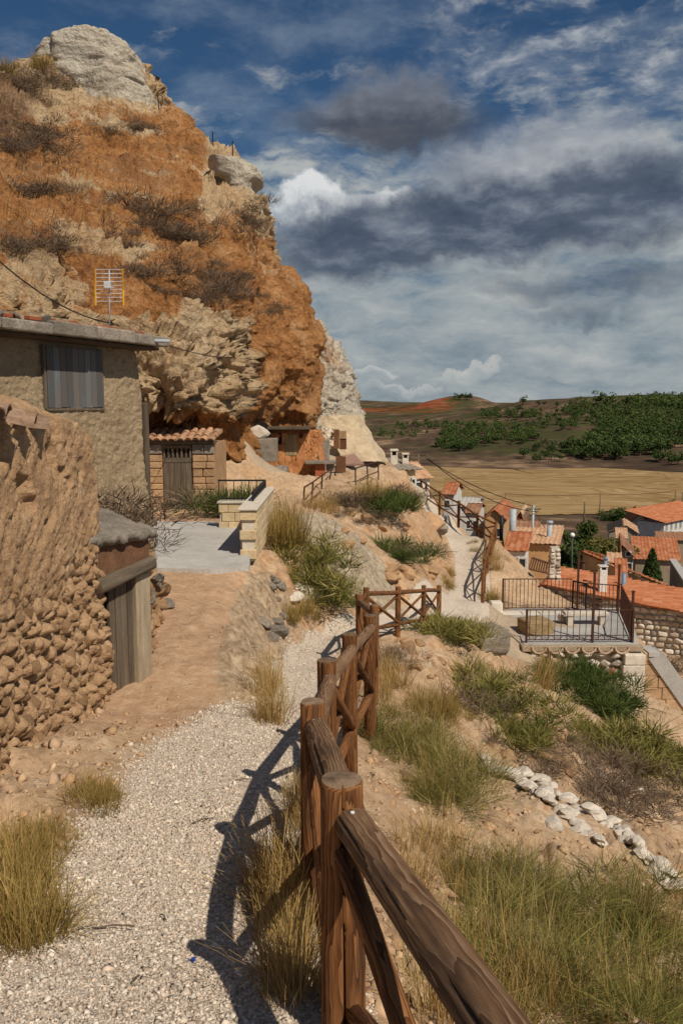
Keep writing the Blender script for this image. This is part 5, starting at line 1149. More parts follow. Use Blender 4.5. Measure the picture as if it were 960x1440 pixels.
def bld(name, label, pL, pR, py, YL, YR, depth, rh, kind, wm, rm, down=6.0, wins=(), over=.35, cat='house', col=.3, apex=.5):
    a, b_ = W(pL, py, YL), W(pR, py, YR); b_.z = a.z; dx_ = abs(b_.x - a.x); b_.y = a.y + max(-.3 * dx_, min(.3 * dx_, b_.y - a.y)); d_ = b_ - a; L = d_.length; d_ = d_ / L; back = Vector((-d_.y, d_.x, 0)); 
    if back.y < 0: back = -back
    ze = a.z; o = empty(name, ((a + b_) / 2 + back * depth / 2).xy.to_3d() + Vector((0, 0, ze - down)), label, cat); l = o.location
    c_, e_ = b_ + back * depth, a + back * depth; up = Vector((0, 0, 1)); dn = up * -down
    wl = MB(); wl.hexa([p + dn - l for p in (a, b_, c_, e_)], [p - l for p in (a, b_, c_, e_)])
    if kind == 'front':          # gable faces us
        r0 = a + d_ * L * apex + up * rh; r1 = r0 + back * depth; wl.add([p - l for p in (a, b_, r0, e_, c_, r1)], [(0, 1, 2), (5, 4, 3), (0, 2, 5, 3), (1, 4, 5, 2)])
    if kind == 'side':
        r0 = a + back * depth * apex + up * rh; r1 = r0 + d_ * L; wl.add([p - l for p in (a, e_, r0, b_, c_, r1)], [(0, 2, 1), (3, 4, 5), (0, 3, 5, 2), (1, 2, 5, 4)])
    if kind == 'shed':
        wl.add([p - l for p in (a, b_, c_ + up * rh, e_ + up * rh, c_, e_)], [(0, 1, 2, 3), (1, 4, 2), (0, 3, 5), (4, 5, 3, 2)])
    wl.build('wall', wm, o)
    ov = d_ * over; ob = back * over; lift = up * .09
    if kind == 'front':
        sl_ = (r0 - a).normalized() * over; sr = (r0 - b_).normalized() * over
        tiled('roof', o, a - sl_ - ob + lift, e_ - sl_ + ob + lift, r1 + ob + lift, r0 - ob + lift, rm, col); tiled('roof', o, b_ - sr - ob + lift, c_ - sr + ob + lift, r1 + ob + lift, r0 - ob + lift, rm, col)
    if kind == 'side':
        sf = (r0 - a).normalized() * over; sb = (r0 - e_).normalized() * over
        tiled('roof', o, a - ov - sf + lift, b_ + ov - sf + lift, r1 + ov + lift, r0 - ov + lift, rm, col); tiled('roof', o, e_ - ov - sb + lift, c_ + ov - sb + lift, r1 + ov + lift, r0 - ov + lift, rm, col)
    if kind == 'shed':
        sf = (e_ + up * rh - a).normalized() * over; tiled('roof', o, a - ov - sf + lift, b_ + ov - sf + lift, c_ + up * rh + ov + sf + lift, e_ + up * rh - ov + sf + lift, rm, col)
    if kind == 'flat': MB().hexa([p - l + up * .02 for p in (a - ov - ob, b_ + ov - ob, c_ + ov, e_ - ov)], [p - l + up * .2 for p in (a - ov - ob, b_ + ov - ob, c_ + ov, e_ - ov)]).build('roof', rm, o)
    for (s_, zz, w_, h_) in wins: window(o, a, d_, -back if False else back, s_ * L, ze - zz, w_, h_)
    return o, a, b_, d_, back
# big tiled roof behind the terrace, on a rubble wall of its own
sh = empty('stone_house', RZ(880, 850, -7.2), 'stone walled house with a broad red tiled roof behind the terrace', 'house'); sh.location.z = -10
A_, B_, C_, D_ = W(757, 821, 33.6), W(1010, 871, 31.2), W(1010, 838, 35.2), W(783, 797, 37.4)
tiled('roof', sh, B_ - Vector((0, .1, 0)), C_, D_, A_ - Vector((0, .1, 0)), roof_red, .21, .34, .04)
dv_ = (B_ - A_); dv_.z = 0; dv_.normalize(); bk = Vector((-dv_.y, dv_.x, 0)); bk = bk if bk.y > 0 else -bk
wl = MB(); a, b_ = A_ + bk * .3 + dv_ * .2, B_ + bk * .3; c_, e_ = C_ + Vector((0, 0, -.1)), D_ + Vector((0, 0, -.1))
wl.hexa([Vector((p.x, p.y, -10.5)) - sh.location for p in (a, b_, c_, e_)], [Vector((p.x, p.y, q_)) - sh.location for p, q_ in ((a, A_.z - .08), (b_, B_.z - .08), (c_, C_.z - .12), (e_, D_.z - .12))]); wl.build('wall_core', MATS['coping_stone'], sh)
k = 0; Lw = (B_ - A_).xy.length; hew = [mesh_np('stone', np.sign(V) * np.abs(V) ** .5, Fs, white_st, True) for V, Fs in (ico_rock(140 + i, 1, 1.0, .18) for i in range(6))]
hew2 = []
for m_ in hew: q_ = m_.copy(); q_.materials.clear(); q_.materials.append(MATS['grey_stone'] if len(hew2) % 3 == 0 else mottled('buff_stone%d' % len(hew2), (.36, .27, .18), (.48, .39, .28), (.56, .48, .37), 5, 30, .7, .02)); hew2.append(q_)
for c2 in range(13):
    z_ = -7.36 - c2 * .22; s_ = .3
    while s_ < Lw - .1:
        w_ = random.uniform(.2, .42); p = A_ + dv_ * (s_ + w_ / 2) + bk * .27; p.z = z_ + random.uniform(-.02, .02) + .36
        if p.z > A_.z + (B_.z - A_.z) * s_ / Lw - .12: s_ += w_; continue
        if not (z_ < -8.2 and s_ < 1.5): link('stone', (hew + hew2)[random.randrange(12)], sh, p - sh.location, (random.uniform(-.08, .08), random.uniform(-.1, .1), math.atan2(dv_.y, dv_.x)), (w_ * .48, .12, .105)); k += 1
        s_ += w_
# the stone stack rising from it
st_ = empty('stone_chimney', W(778, 812, 34.6), 'tall tapering rubble stone chimney at the corner of the red roof', 'chimney')
for i in range(9):
    t_ = i / 9; hw = .27 - .07 * t_
    for s_ in (-1, 1): link('stone', (hew + hew2)[(i * 2 + s_) % 12], st_, (s_ * hw * .5, random.uniform(-.03, .03), -.1 + i * .155), (0, random.uniform(-.05, .05), random.uniform(-.1, .1)), (hw * .55, .22, .085))
MB().hexa([(-.24, -.17, -.3), (.24, -.17, -.3), (.24, .17, -.3), (-.24, .17, -.3)], [(-.17, -.15, 1.28), (.17, -.15, 1.28), (.17, .15, 1.28), (-.17, .15, 1.28)]).build('core', white_st, st_)
def pot(label, px, py0, py1, Y, w_, mat, cap=True):
    a = W(px, py1, Y); h_ = W(px, py0, Y).z - a.z; o = empty('chimney_pot', a, label, 'chimney'); hw = w_ / 2
    MB().box(-hw, hw, -hw, hw, -.6, h_ * .62).build('shaft', mat, o, bevel=.02)
    for sx in (-1, 1):
        for sy in (-1, 1): MB().box(sx * hw * .8 - hw * .2, sx * hw * .8 + hw * .2, sy * hw * .8 - hw * .2, sy * hw * .8 + hw * .2, h_ * .62, h_ * .84).build('pillar', mat, o)
    MB().box(-hw * 1.2, hw * 1.2, -hw * 1.2, hw * 1.2, h_ * .84, h_ * .95).build('cap', mat, o, bevel=.02); MB().box(-hw * .6, hw * .6, -hw * .6, hw * .6, h_ * .62, h_ * .84).build('flue', darkm, o); return o
pot('small white chimney with a square opening on the red roof', 846.5, 794, 812, 33.4, .30, white_w)
def pipe(label, px, py0, py1, Y, r, mat, hat=True):
    a = W(px, py1, Y); h_ = W(px, py0, Y).z - a.z; o = empty('flue_pipe', a, label, 'chimney'); MB().tube([(0, 0, -.8), (0, 0, h_)], r, 12).build('pipe', mat, o, True)
    if hat: MB().tube([(0, 0, h_ * .9), (0, 0, h_ * 1.02)], [r * 1.4, r * 1.25], 12).build('cowl', mat, o, True)
    return o
pipe('blue metal flue pipe beside the small white chimney', 850, 784, 812, 34.2, .07, blue_p); pipe('blue grey flue pipe behind the tall back post', 876, 806, 822, 35, .09, blue_p, False)
pipe('stubby dark flue pipe on the ochre house roof edge', 819, 789, 806, 38, .09, iron_r)
# ochre house with annex
bld('ochre_house', 'ochre rendered house with a sagging pale tile roof edge', 720, 803, 764, 47.5, 43.5, 5.5, .06, 'shed', ochre_w, roof_pale, 5.5, (), .25, col=.24)
bld('white_annex', 'whitewashed lean-to with a short red tile roof against the ochre house', 712, 742, 775, 41.5, 40.6, 2.2, .55, 'shed', white_w, roof_red, 4.5, ((.86, .75, .28, .4),), .15, col=.24)
bk_ = empty('balcony', W(756, 806, 40.2), 'brown slatted balcony rail below the ochre wall', 'balcony')
p0_, p1_ = W(743, 800, 40.3) - bk_.location, W(770, 806, 39.9) - bk_.location; q0, q1 = W(748, 784, 40.3) - bk_.location, W(772, 792, 39.9) - bk_.location
br_m = mottled('brown_paint', (.10, .05, .03), (.16, .08, .05))
MB().tube([q0, q1], .05, 6).build('rail', br_m, bk_); MB().tube([p0_, p1_], .05, 6).build('rail', br_m, bk_)
for i in range(9): s_ = i / 8; MB().tube([p0_.lerp(p1_, s_), q0.lerp(q1, s_)], .035, 6).build('slat', br_m, bk_)
pipe('tall grey flue pipe with dark base behind the far fence', 720, 716, 752, 50, .20, pipe_m, False); pipe('slim grey flue pipe rising over the ochre roof', 771.5, 733, 762, 49, .15, pipe_m)
pipe('thin dark flue pipe before the orange gable', 704.5, 725, 745, 62, .14, iron_d, False)
bld('orange_house', 'orange rendered house with a red tiled gable roof by the field', 682, 720, 729, 76, 72, 9, .75, 'front', ochre_w, roof_red, 9, ((.75, 1.6, .6, .7),), .3, col=.4, apex=.48)
bld('brick_barn', 'small red brick barn with a pale tiled gable beside the orange house', 724, 747, 730, 86, 82, 6, .8, 'front', brick_m, roof_pale, 9, (), .25, col=.4, apex=.7)
bld('tan_shed', 'long tan shed with a tiled lean-to roof behind the ochre house', 748, 800, 757, 70, 66, 4, .5, 'shed', tan_w, roof_pale, 6, (), .25, col=.35)
bld('low_barn', 'low tan barn with two tiled slopes below the utility pole', 726, 760, 745, 70, 68, 4, .45, 'side', tan_w, roof_dull, 6, (), .25, col=.4)
# roofs seen beyond the far fence
bld('roadside_house', 'white house with a red roof glimpsed through the far fence', 624, 640, 695, 95, 93, 6, 1.0, 'side', white_w, roof_red, 12, ((.3, 1.5, .6, .8),), .3, col=.4)
bld('grey_barn', 'grey roofed barn at the field edge seen through the far fence', 645, 676, 712, 105, 100, 7, .7, 'side', white_w, concrete, 12, (), .3, col=.5)
bld('cream_cottage', 'cream cottage with windows glimpsed below the far fence braces', 655, 680, 722, 80, 76, 5, .6, 'side', white_w, roof_dull, 9, ((.3, 1.4, .5, .7), (.7, 1.4, .5, .7)), .2, col=.4)
# the right-hand cluster
o_, a, b_, d_, back = bld('white_barn', 'large whitewashed building with an orange tile roof and tall windows at the field edge', 883, 934, 738, 158, 152, 15, 1.9, 'front', white_w, roof_red, 11, (), .4, col=.5, apex=.40)
# its long side toward the right carries the windows
sb_ = empty('white_farmhouse', (0, 0, 0), 'white two storey front with rows of grey windows joined to the orange tile roof', 'house')
fa, fb_ = W(933, 736, 151.6), W(1000, 727, 166); fb_.z = fa.z; sd = (fb_ - fa).normalized(); sbk = Vector((-sd.y, sd.x, 0)); sb_.location = Vector((fa.x, fa.y, fa.z - 10))
MB().hexa([p + Vector((0, 0, -10)) - sb_.location for p in (fa, fb_, fb_ + sbk * 5, fa + sbk * 5)], [p - sb_.location for p in (fa, fb_, fb_ + sbk * 5, fa + sbk * 5)]).build('wall', white_w, sb_)
tiled('roof', sb_, fa - sbk * .5 - sd * .4 + Vector((0, 0, .1)), fb_ - sbk * .5 + Vector((0, 0, .1)), fb_ + sbk * 7 + Vector((0, 0, 2.0)), fa + sbk * 7 + Vector((0, 0, 2.0)) + sd * -2, roof_red, .5)
shut_m = mottled('grey_shutter', (.16, .17, .17), (.24, .25, .25))
for i in range(6):
    for zz, hh_ in ((1.5, 1.3), (3.1, 1.0)): window(sb_, fa, sd, sbk, 1.0 + i * 1.9, fa.z - zz, .8, hh_, white_w, shut_m)
bld('grey_house', 'grey walled house with a patchy pale tile roof before the white building', 856, 912, 748, 128, 122, 8, 1.0, 'front', grey_w, roof_pale, 9, ((.12, 2.0, .6, .8),), .3, col=.45, apex=.6)
bld('long_house', 'dark stone house whose tiled roof edge slants down to the right', 868, 926, 757, 112, 100, 6, .5, 'shed', grey_w, roof_pale, 9, (), .3, col=.4)
bld('low_yard_wall_house', 'low tan house with a dull tile roof below the white building', 925, 1000, 759, 130, 126, 5, .5, 'shed', tan_w, roof_dull, 8, (), .3, col=.4)
bld('red_roof_house', 'house with a bright even red tile roof behind the cypress', 893, 958, 786, 82, 80, 6.5, 1.15, 'shed', tan_w, roof_red, 7, (), .3, col=.32)
bld('window_house', 'grey house with a white framed window and steep dark gable', 872, 899, 782, 73, 71, 6, 1.0, 'front', grey_w, roof_dull, 7, ((.66, 1.35, .55, .75), (.62, -.05, .35, .35)), .3, col=.4, apex=.05)
bld('rubble_cottage', 'tiny rubble cottage with broken pale tiles near the blue pipe', 857, 876, 799, 52, 51, 3, .4, 'shed', tan_w, roof_pale, 6, ((.5, .7, .3, .4),), .2, col=.28)
bld('brown_gable_shed', 'brown sided shed leaning up beside the cypress', 884, 902, 803, 58, 53, 4, .8, 'front', mottled('brown_siding', (.13, .065, .045), (.20, .105, .07)), roof_red, 6, (), .15, col=.3, apex=.95)
bld('tile_shed', 'small red tiled shed below the brown gable', 868, 895, 813, 47, 45, 3, .5, 'shed', tan_w, roof_red, 5, (), .15, col=.28)
rw = empty('courtyard_wall', W(950, 830, 50), 'tall brown courtyard wall with a pale cap right of the cypress', 'wall')
wa, wb_ = W(942, 788, 62), W(972, 834, 42); wa.z, wb_.z = wa.z, wb_.z
ddw = (wb_ - wa); nn = Vector((-ddw.y, ddw.x, 0)).normalized() * .3
MB().hexa([p + Vector((0, 0, -5)) - rw.location for p in (wa, wb_, wb_ + nn, wa + nn)], [p - rw.location for p in (wa, wb_, wb_ + nn, wa + nn)]).build('wall', grey_w, rw); MB().hexa([p + Vector((0, 0, .01)) - rw.location for p in (wa - nn * .3, wb_ - nn * .3, wb_ + nn * 1.3, wa + nn * 1.3)], [p + Vector((0, 0, .12)) - rw.location for p in (wa - nn * .3, wb_ - nn * .3, wb_ + nn * 1.3, wa + nn * 1.3)]).build('cap', concrete, rw)
bld('low_roof', 'strip of red roof in the gap before the courtyard wall', 935, 956, 826, 45, 43, 8, .5, 'shed', tan_w, roof_red, 5, (), .1, col=.28)
# cottage with the two white chimneys at the end of the path
cw, *_ = bld('path_cottage', 'small cream cottage with wooden eaves at the far end of the path', 562, 581, 662, 47.5, 49.0, 4, .35, 'shed', mottled('cream_render', (.40, .32, .21), (.52, .43, .29), (.58, .49, .34)), grey_st, 2.6, ((.55, 1.1, .22, .6), (.85, 1.1, .2, .6)), .3, col=.3)
bld('tiled_cottage', 'low cottage with a pale tiled roof beside the far fence', 580, 602, 674, 50.5, 51.5, 2.6, .75, 'shed', white_w, roof_pale, 2.5, ((.3, 1.0, .35, .8),), .2, col=.25)
pot('taller white chimney on the cream cottage', 553.5, 630, 657, 49.2, .40, white_st); pot('shorter white chimney on the cream cottage', 569.5, 636, 657, 49.6, .36, white_st)
rt = empty('pale_retaining_wall', W(590, 716, 45), 'pale rendered retaining wall beside the far end of the path', 'wall')
MB().hexa([W(572, 700, 44.6) - rt.location, W(601.5, 716, 45.2) - rt.location, W(601.5, 705, 46.5) - rt.location, W(575, 690, 48) - rt.location], [W(574, 676, 44.6) - rt.location, W(601, 694, 45.2) - rt.location, W(601, 692, 46.5) - rt.location, W(576, 676, 48) - rt.location]).build('wall', mottled('pale_render', (.40, .33, .23), (.52, .44, .32), (.58, .50, .38)), rt, bevel=.04)
# poles, lamp and wires
def pole(label, px, py0, py1, Y, r=.11, arm=False, mat=None):
    a = W(px, py1, Y); h_ = W(px, py0, Y).z - a.z; o = empty('utility_pole', a, label, 'pole'); MB().tube([(0, 0, -1.5), (0, 0, h_)], [r, r * .75], 8).build('shaft', mat or plankm, o, True)
    if arm: MB().box(-.6, .6, -.06, .06, h_ - .35, h_ - .22).build('crossarm', plankm, o)
    return W(px, py0, Y)
w0 = pole('wooden pole with a crossarm standing behind the far cottages', 588, 638, 668, 60, .09, True)
w1 = pole('pale pole with a crossarm rising among the orange roofs', 748, 711, 760, 68, .12, True, pipe_m)
w2 = pole('dark pole at the near edge of the straw field behind the orange house', 709.5, 694, 720, 235, .16); w3 = pole('dark pole at the field edge above the green tree', 820.5, 706, 735, 170, .2)
w4 = pole('thin pole standing out in the straw field', 842.5, 694, 718, 240, .14); w5 = pole('dark pole at the field edge left of its twin by the bush', 948, 690, 716, 215, .17); w6 = pole('dark pole at the field edge right of its twin by the bush', 958, 692, 718, 210, .22)
cable('power_line', 'upper power line sagging from the cottage pole to the village', [w0, w1 + Vector((0, 0, .0))], .03, .5); cable('power_line', 'lower power line sagging from the cottage pole to the village', [w0 + Vector((.4, 0, -.1)), w1 + Vector((.5, 0, -.5))], .03, .9)
cable('power_line', 'long thin power line crossing the straw field', [w2, w4, w5], .05, .6); cable('power_line', 'thin power line from the crossarm pole toward the stone house', [w1, W(800, 780, 46), W(846, 800, 40)], .02, .4)
lp = empty('street_lamp', W(804, 790, 58), 'street lamp with a white globe beside the green bushes', 'lamp'); lh = W(804, 757, 58) - lp.location
MB().tube([(0, 0, -2), lh], .06, 8).build('post', mottled('green_paint', (.05, .08, .06), (.08, .11, .09)), lp, True)
V, Fs = ico_rock(1, 2, 1.0, 0.0); V = V / np.linalg.norm(V, axis=1, keepdims=True); link('globe', mesh_np('globe', V * .17, Fs, globe_m), lp, lh + Vector((0, 0, .22)))
# thin stakes along the cliff top
for px, py0, py1, Y, lab in ((225, 134, 156, 53, 'thin iron stake beside the summit boulder'), (249, 160, 178, 51.5, 'short iron stake below the summit boulder'), (301, 185, 210, 50, 'tall iron stake on the bare cliff edge'), (327, 198, 222, 48.5, 'iron stake next to the overhanging pale block')):
    a = W(px, py1, Y); o = empty('iron_stake', a, lab, 'stake'); MB().tube([(0, 0, -1.2), (random.uniform(-.1, .05), 0, W(px, py0, Y).z - a.z)], .035, 6).build('rod', iron_d, o); MB().tube([(0, 0, -1.25), (0, 0, -1.0)], .06, 6).build('foot', iron_d, o)
# ================================================================== plants
def leaf_mat(name, stops, rough=.75):
    m, t, b = base_mat(name, rough, .15); r = t.new('ShaderNodeObjectInfo').outputs['Random']
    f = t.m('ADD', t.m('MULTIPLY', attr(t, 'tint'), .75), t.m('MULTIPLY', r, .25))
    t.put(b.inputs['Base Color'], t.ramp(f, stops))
    tr_ = t.new('ShaderNodeBsdfTranslucent'); t.put(tr_.inputs[0], t.ramp(f, stops)); mx = t.new('ShaderNodeMixShader'); mx.inputs[0].default_value = .22
    out = [n for n in t.n if n.type == 'OUTPUT_MATERIAL'][0]; t.l.new(b.outputs[0], mx.inputs[1]); t.l.new(tr_.outputs[0], mx.inputs[2]); t.l.new(mx.outputs[0], out.inputs[0])
    return m
m_broom = leaf_mat('broom_stems', [(.0, (.035, .042, .010)), (.35, (.105, .110, .026)), (.7, (.20, .18, .045)), (1, (.38, .30, .11))])
m_green = leaf_mat('green_stems', [(.0, (.018, .036, .009)), (.5, (.052, .085, .018)), (1, (.14, .155, .04))])
m_straw = leaf_mat('straw', [(.0, (.20, .11, .03)), (.5, (.40, .255, .085)), (1, (.58, .43, .20))])
m_mixed = leaf_mat('mixed_grass', [(.0, (.12, .09, .02)), (.5, (.27, .195, .05)), (1, (.46, .33, .12))])
m_dry = leaf_mat('dead_twigs', [(.0, (.055, .036, .024)), (.5, (.135, .092, .060)), (1, (.25, .185, .125))])
m_pine = leaf_mat('pine_needles', [(.0, (.018, .034, .010)), (.5, (.052, .085, .022)), (1, (.135, .165, .045))])
def blades(n, h, spread, width, lean, seed, base_r=.12, curve=.5, fork=0):
    rs = np.random.default_rng(seed); a = rs.uniform(0, 2 * math.pi, n); L = h * rs.uniform(.45, 1.05, n); tilt = np.abs(rs.normal(0, spread, n)); tilt = np.minimum(tilt, 1.45)
    br = base_r * np.sqrt(rs.uniform(0, 1, n)); ba = a + rs.normal(0, .7, n); B = np.stack([br * np.cos(ba), br * np.sin(ba), np.zeros(n)], 1)
    d_ = np.stack([np.sin(tilt) * np.cos(a), np.sin(tilt) * np.sin(a), np.cos(tilt)], 1); side = np.stack([-np.sin(a + rs.normal(0, .9, n)), np.cos(a), rs.normal(0, .2, n)], 1); side /= np.linalg.norm(side, axis=1, keepdims=True)
    jit = rs.normal(0, .10, (n, 3)); V = []; tt = rs.uniform(0, 1, n); T_ = []
    for k, s_ in enumerate((0, .38, .74, 1.0)):
        p = B + d_ * (L * s_)[:, None] + jit * (L * s_)[:, None] * s_; p[:, 2] -= curve * L * s_ ** 2.2 * np.sin(tilt) * .6; p[:, :2] += lean * np.array([.3, 0]) * (s_ ** 2) * L[:, None]
        w_ = width * (1 - .72 * s_) * rs.uniform(.7, 1.3, n)
        V += [p - side * w_[:, None], p + side * w_[:, None]]; T_ += [np.clip(tt * .75 + .3 * s_, 0, 1)] * 2
    V = np.stack(V, 1).reshape(-1, 3); T_ = np.stack(T_, 1).ravel(); i = np.arange(n)[:, None] * 8
    Fq = np.concatenate([i + np.array([[0, 1, 3, 2]]), i + np.array([[2, 3, 5, 4]]), i + np.array([[4, 5, 7, 6]])])
    V[:, 2] = np.maximum(V[:, 2], -.05)
    return V, Fq, T_
def dome(n, seed, width, length=.34, squash=.75, lumps=7):
    rs = np.random.default_rng(seed); lc = np.stack([rs.normal(0, .42, lumps), rs.normal(0, .42, lumps), rs.uniform(.05, .40, lumps)], 1); lr = rs.uniform(.28, .5, lumps)
    k = rs.integers(0, lumps, n); d_ = rs.normal(size=(n, 3)); d_[:, 2] = np.abs(d_[:, 2]) * 1.1 - .15; d_ /= np.linalg.norm(d_, axis=1, keepdims=True); r0 = rs.uniform(.25, .95, n)
    S = lc[k] + d_ * (lr[k] * r0)[:, None]; g = d_ + rs.normal(0, .45, (n, 3)) + np.array([0, 0, .35]); g /= np.linalg.norm(g, axis=1, keepdims=True); L = length * rs.uniform(.4, 1.2, n)
    side = np.cross(g, rs.normal(size=(n, 3))); side /= np.linalg.norm(side, axis=1, keepdims=True); jit = rs.normal(0, .16, (n, 3)); tt = rs.uniform(0, 1, n); V = []; T_ = []
    for s_ in (0, .4, .75, 1.0):
        p = S + g * (L * s_)[:, None] + jit * (L * s_ * s_)[:, None]; w_ = width * (1 - .7 * s_) * rs.uniform(.6, 1.4, n); V += [p - side * w_[:, None], p + side * w_[:, None]]; T_ += [np.clip(tt * .7 + .2 * s_ + .25 * (S[:, 2] > .3), 0, 1)] * 2
    V = np.stack(V, 1).reshape(-1, 3); V[:, 2] = np.maximum(V[:, 2] * squash, -.05); i = np.arange(n)[:, None] * 8
    return V, np.concatenate([i + np.array([[0, 1, 3, 2]]), i + np.array([[2, 3, 5, 4]]), i + np.array([[4, 5, 7, 6]])]), np.stack(T_, 1).ravel()
def bush(name, mat, *args, **kw): V, Fq, T_ = dome(*args, **kw); return mesh_np(name, V, Fq, mat, False, dict(tint=T_))
def plant(name, mat, *args, **kw): V, Fq, T_ = blades(*args, **kw); return mesh_np(name, V, Fq, mat, False, dict(tint=T_))
K_ = {}
def merged(name, mats, parts):
    V, Fq, T_, mi, off = [], [], [], [], 0
    for k, (v, f, t_) in enumerate(parts): V.append(v); Fq.append(f + off); T_.append(t_); mi.append(np.full(len(f), k, np.int32)); off += len(v)
    me = mesh_np(name, np.concatenate(V), np.concatenate(Fq), mats[0], False, dict(tint=np.concatenate(T_)))
    for m_ in mats[1:]: me.materials.append(m_)
    me.polygons.foreach_set('material_index', np.concatenate(mi)); return me
K_['broom'] = [merged('broom', [m_broom, m_straw], [dome(1000, 900 + i, .0040, .44, .9, 9), blades(95, 1.15, .45, .0034, .2, 905 + i, base_r=.45, curve=.5)]) for i in range(4)]
K_['broomfar'] = [bush('broom', m_broom, 900, 940 + i, .011, .36, .85, 7) for i in range(3)]
K_['green'] = [bush('green_shrub', m_green, 900, 950 + i, .012, .36, .9, 7) for i in range(3)]
K_['straw'] = [plant('straw', m_straw, 110, 1.0, .42, .0055, .4, 960 + i, base_r=.26, curve=.9) for i in range(4)]
K_['mixed'] = [merged('grass', [m_mixed, m_straw], [blades(200, .8, .62, .008, .2, 970 + i, base_r=.45, curve=.8), blades(60, 1.1, .4, .006, .3, 975 + i, base_r=.4, curve=.9)]) for i in range(4)]
K_['dry'] = [bush('dry', m_dry, 520, 980 + i, .010, .34, .7, 7) for i in range(4)]
NM = dict(broom=('broom_shrub', 'shrub'), broomfar=('broom_shrub', 'shrub'), green=('green_shrub', 'shrub'), straw=('straw_tuft', 'grass tuft'), mixed=('grass_tuft', 'grass tuft'), dry=('dry_shrub', 'shrub'))
cnt = {}
def put_plant(kind, p, size, label, group, flat=1.0):
    k = cnt[kind] = cnt.get(kind, 0) + 1; nm, cat = NM[kind]
    o = link(nm, K_[kind][k % len(K_[kind])], None, p - Vector((0, 0, .03)), (random.uniform(-.12, .12), random.uniform(-.12, .12), random.uniform(0, 6.28)), (size * random.uniform(.9, 1.25), size * random.uniform(.9, 1.25), size * flat))
    return tag(o, label, cat, group)
def patch(kind, px, py, rx, ry, n, smin, smax, label, group=None, cliffside=False, flat=1.0):
    done = 0; tries = 0; sizes = [smin * .8 + (smax * 1.15 - smin * .8) * k / max(1, n - 1) for k in range(n)]; order = list(range(n)); random.shuffle(order); small = ['smallest ', 'second smallest ', 'third smallest ']; tall = ['tallest ', 'second tallest ', 'third tallest ', 'fourth tallest ']
    def rank(k):
        if n < 2: return ''
        j = n - 1 - k
        if j < 4 and j <= k: return tall[j]
        return small[k] if k < 3 else 'middling '
    while done < n and tries < n * 8:
        tries += 1; a = random.uniform(0, 6.28); r = math.sqrt(random.random()); x_, y_ = px + rx * r * math.cos(a), py + ry * r * math.sin(a)
        p = on_cliff(x_, y_) if cliffside else hit(x_, y_)
        if p is None: continue
        put_plant(kind, p, sizes[order[done]], rank(order[done]) + label, group or label, flat); done += 1
# the slope under the near fence
patch('broom', 575, 1050, 50, 18, 6, .32, .55, 'yellow green broom bush on the bank right behind the fence corner')
patch('broom', 630, 1112, 42, 24, 6, .34, .52, 'bushy green broom in the clump below the fence')
patch('broom', 715, 1275, 60, 18, 5, .32, .48, 'wispy broom bush beside the white stone edging')
patch('broom', 870, 1325, 70, 18, 6, .34, .52, 'broom bush on the outer slope below the white stones')
patch('broom', 720, 1370, 70, 24, 5, .34, .52, 'feathery broom bush close to the near rail')
patch('broom', 860, 1425, 90, 20, 6, .36, .52, 'feathery broom bush at the foot of the near slope')
patch('straw', 590, 1235, 60, 60, 16, .2, .38, 'thin dry straw tuft between the near post and the broom')
patch('straw', 690, 1420, 90, 30, 14, .25, .42, 'bleached straw tuft under the near rail')
patch('mixed', 600, 1000, 60, 22, 8, .3, .5, 'yellowish grass tuft on the bank below the fence')
patch('straw', 545, 965, 24, 26, 8, .35, .55, 'straw tuft at the foot of the last fence posts')
patch('broomfar', 700, 990, 34, 26, 5, .5, .8, 'green broom on the gully bank above the white stones')
patch('broomfar', 735, 1035, 18, 26, 4, .5, .8, 'green broom halfway down the gully')
patch('green', 815, 965, 34, 22, 7, .5, .85, 'bright green shrub directly below the terrace wall')
patch('green', 858, 1010, 26, 18, 5, .5, .8, 'green shrub at the foot of the block retaining wall')
patch('broomfar', 830, 1045, 34, 16, 6, .4, .7, 'green shrub in the middle of the far gully side')
patch('broomfar', 915, 1075, 40, 34, 8, .6, .95, 'dense broom at the bottom of the block retaining wall')
patch('dry', 880, 1120, 60, 36, 10, .45, .75, 'grey dead brush in the gully bottom')
patch('dry', 680, 1010, 40, 40, 9, .35, .6, 'grey dead brush on the eroded bank')
patch('dry', 790, 1075, 60, 26, 8, .3, .5, 'grey dead brush above the track')
patch('straw', 770, 950, 22, 18, 9, .5, .85, 'straw tuft around the rusty bars')
patch('dry', 930, 940, 40, 14, 7, .5, .8, 'rust brown brush at the foot of the stone house')
patch('broomfar', 630, 897, 40, 12, 8, .5, .8, 'broom bush just outside the cross braced corner fence')
patch('dry', 560, 935, 26, 14, 5, .3, .45, 'dead brush below the corner fence')
# mound between the two paths
patch('mixed', 400, 752, 14, 24, 7, .7, 1.1, 'yellow green grass beside the cream parapet')
patch('broomfar', 440, 812, 22, 22, 7, .5, .85, 'broom bush over the lane bank')
patch('broomfar', 468, 850, 16, 14, 4, .4, .7, 'broom at the turn of the gravel path')
patch('mixed', 420, 872, 22, 12, 6, .35, .5, 'grass tuft by the bank where the path turns')
patch('dry', 500, 722, 34, 20, 9, .5, .8, 'grey dead brush on the upper mound')
patch('green', 545, 718, 20, 12, 5, .6, .95, 'dark green shrub on the crest of the mound')
patch('mixed', 515, 700, 22, 9, 6, .6, .9, 'pale grass below the mound railing')
patch('dry', 565, 695, 14, 18, 6, .6, .9, 'dark dead brush on the right shoulder of the mound')
patch('dry', 575, 790, 20, 14, 6, .5, .8, 'dark thorn bush on the rocky end of the mound'); patch('green', 572, 792, 10, 10, 2, .6, .8, 'green thorn bush on the rocky end of the mound')
patch('mixed', 628, 812, 5, 22, 6, .3, .5, 'grass tuft along the inner edge of the far path')
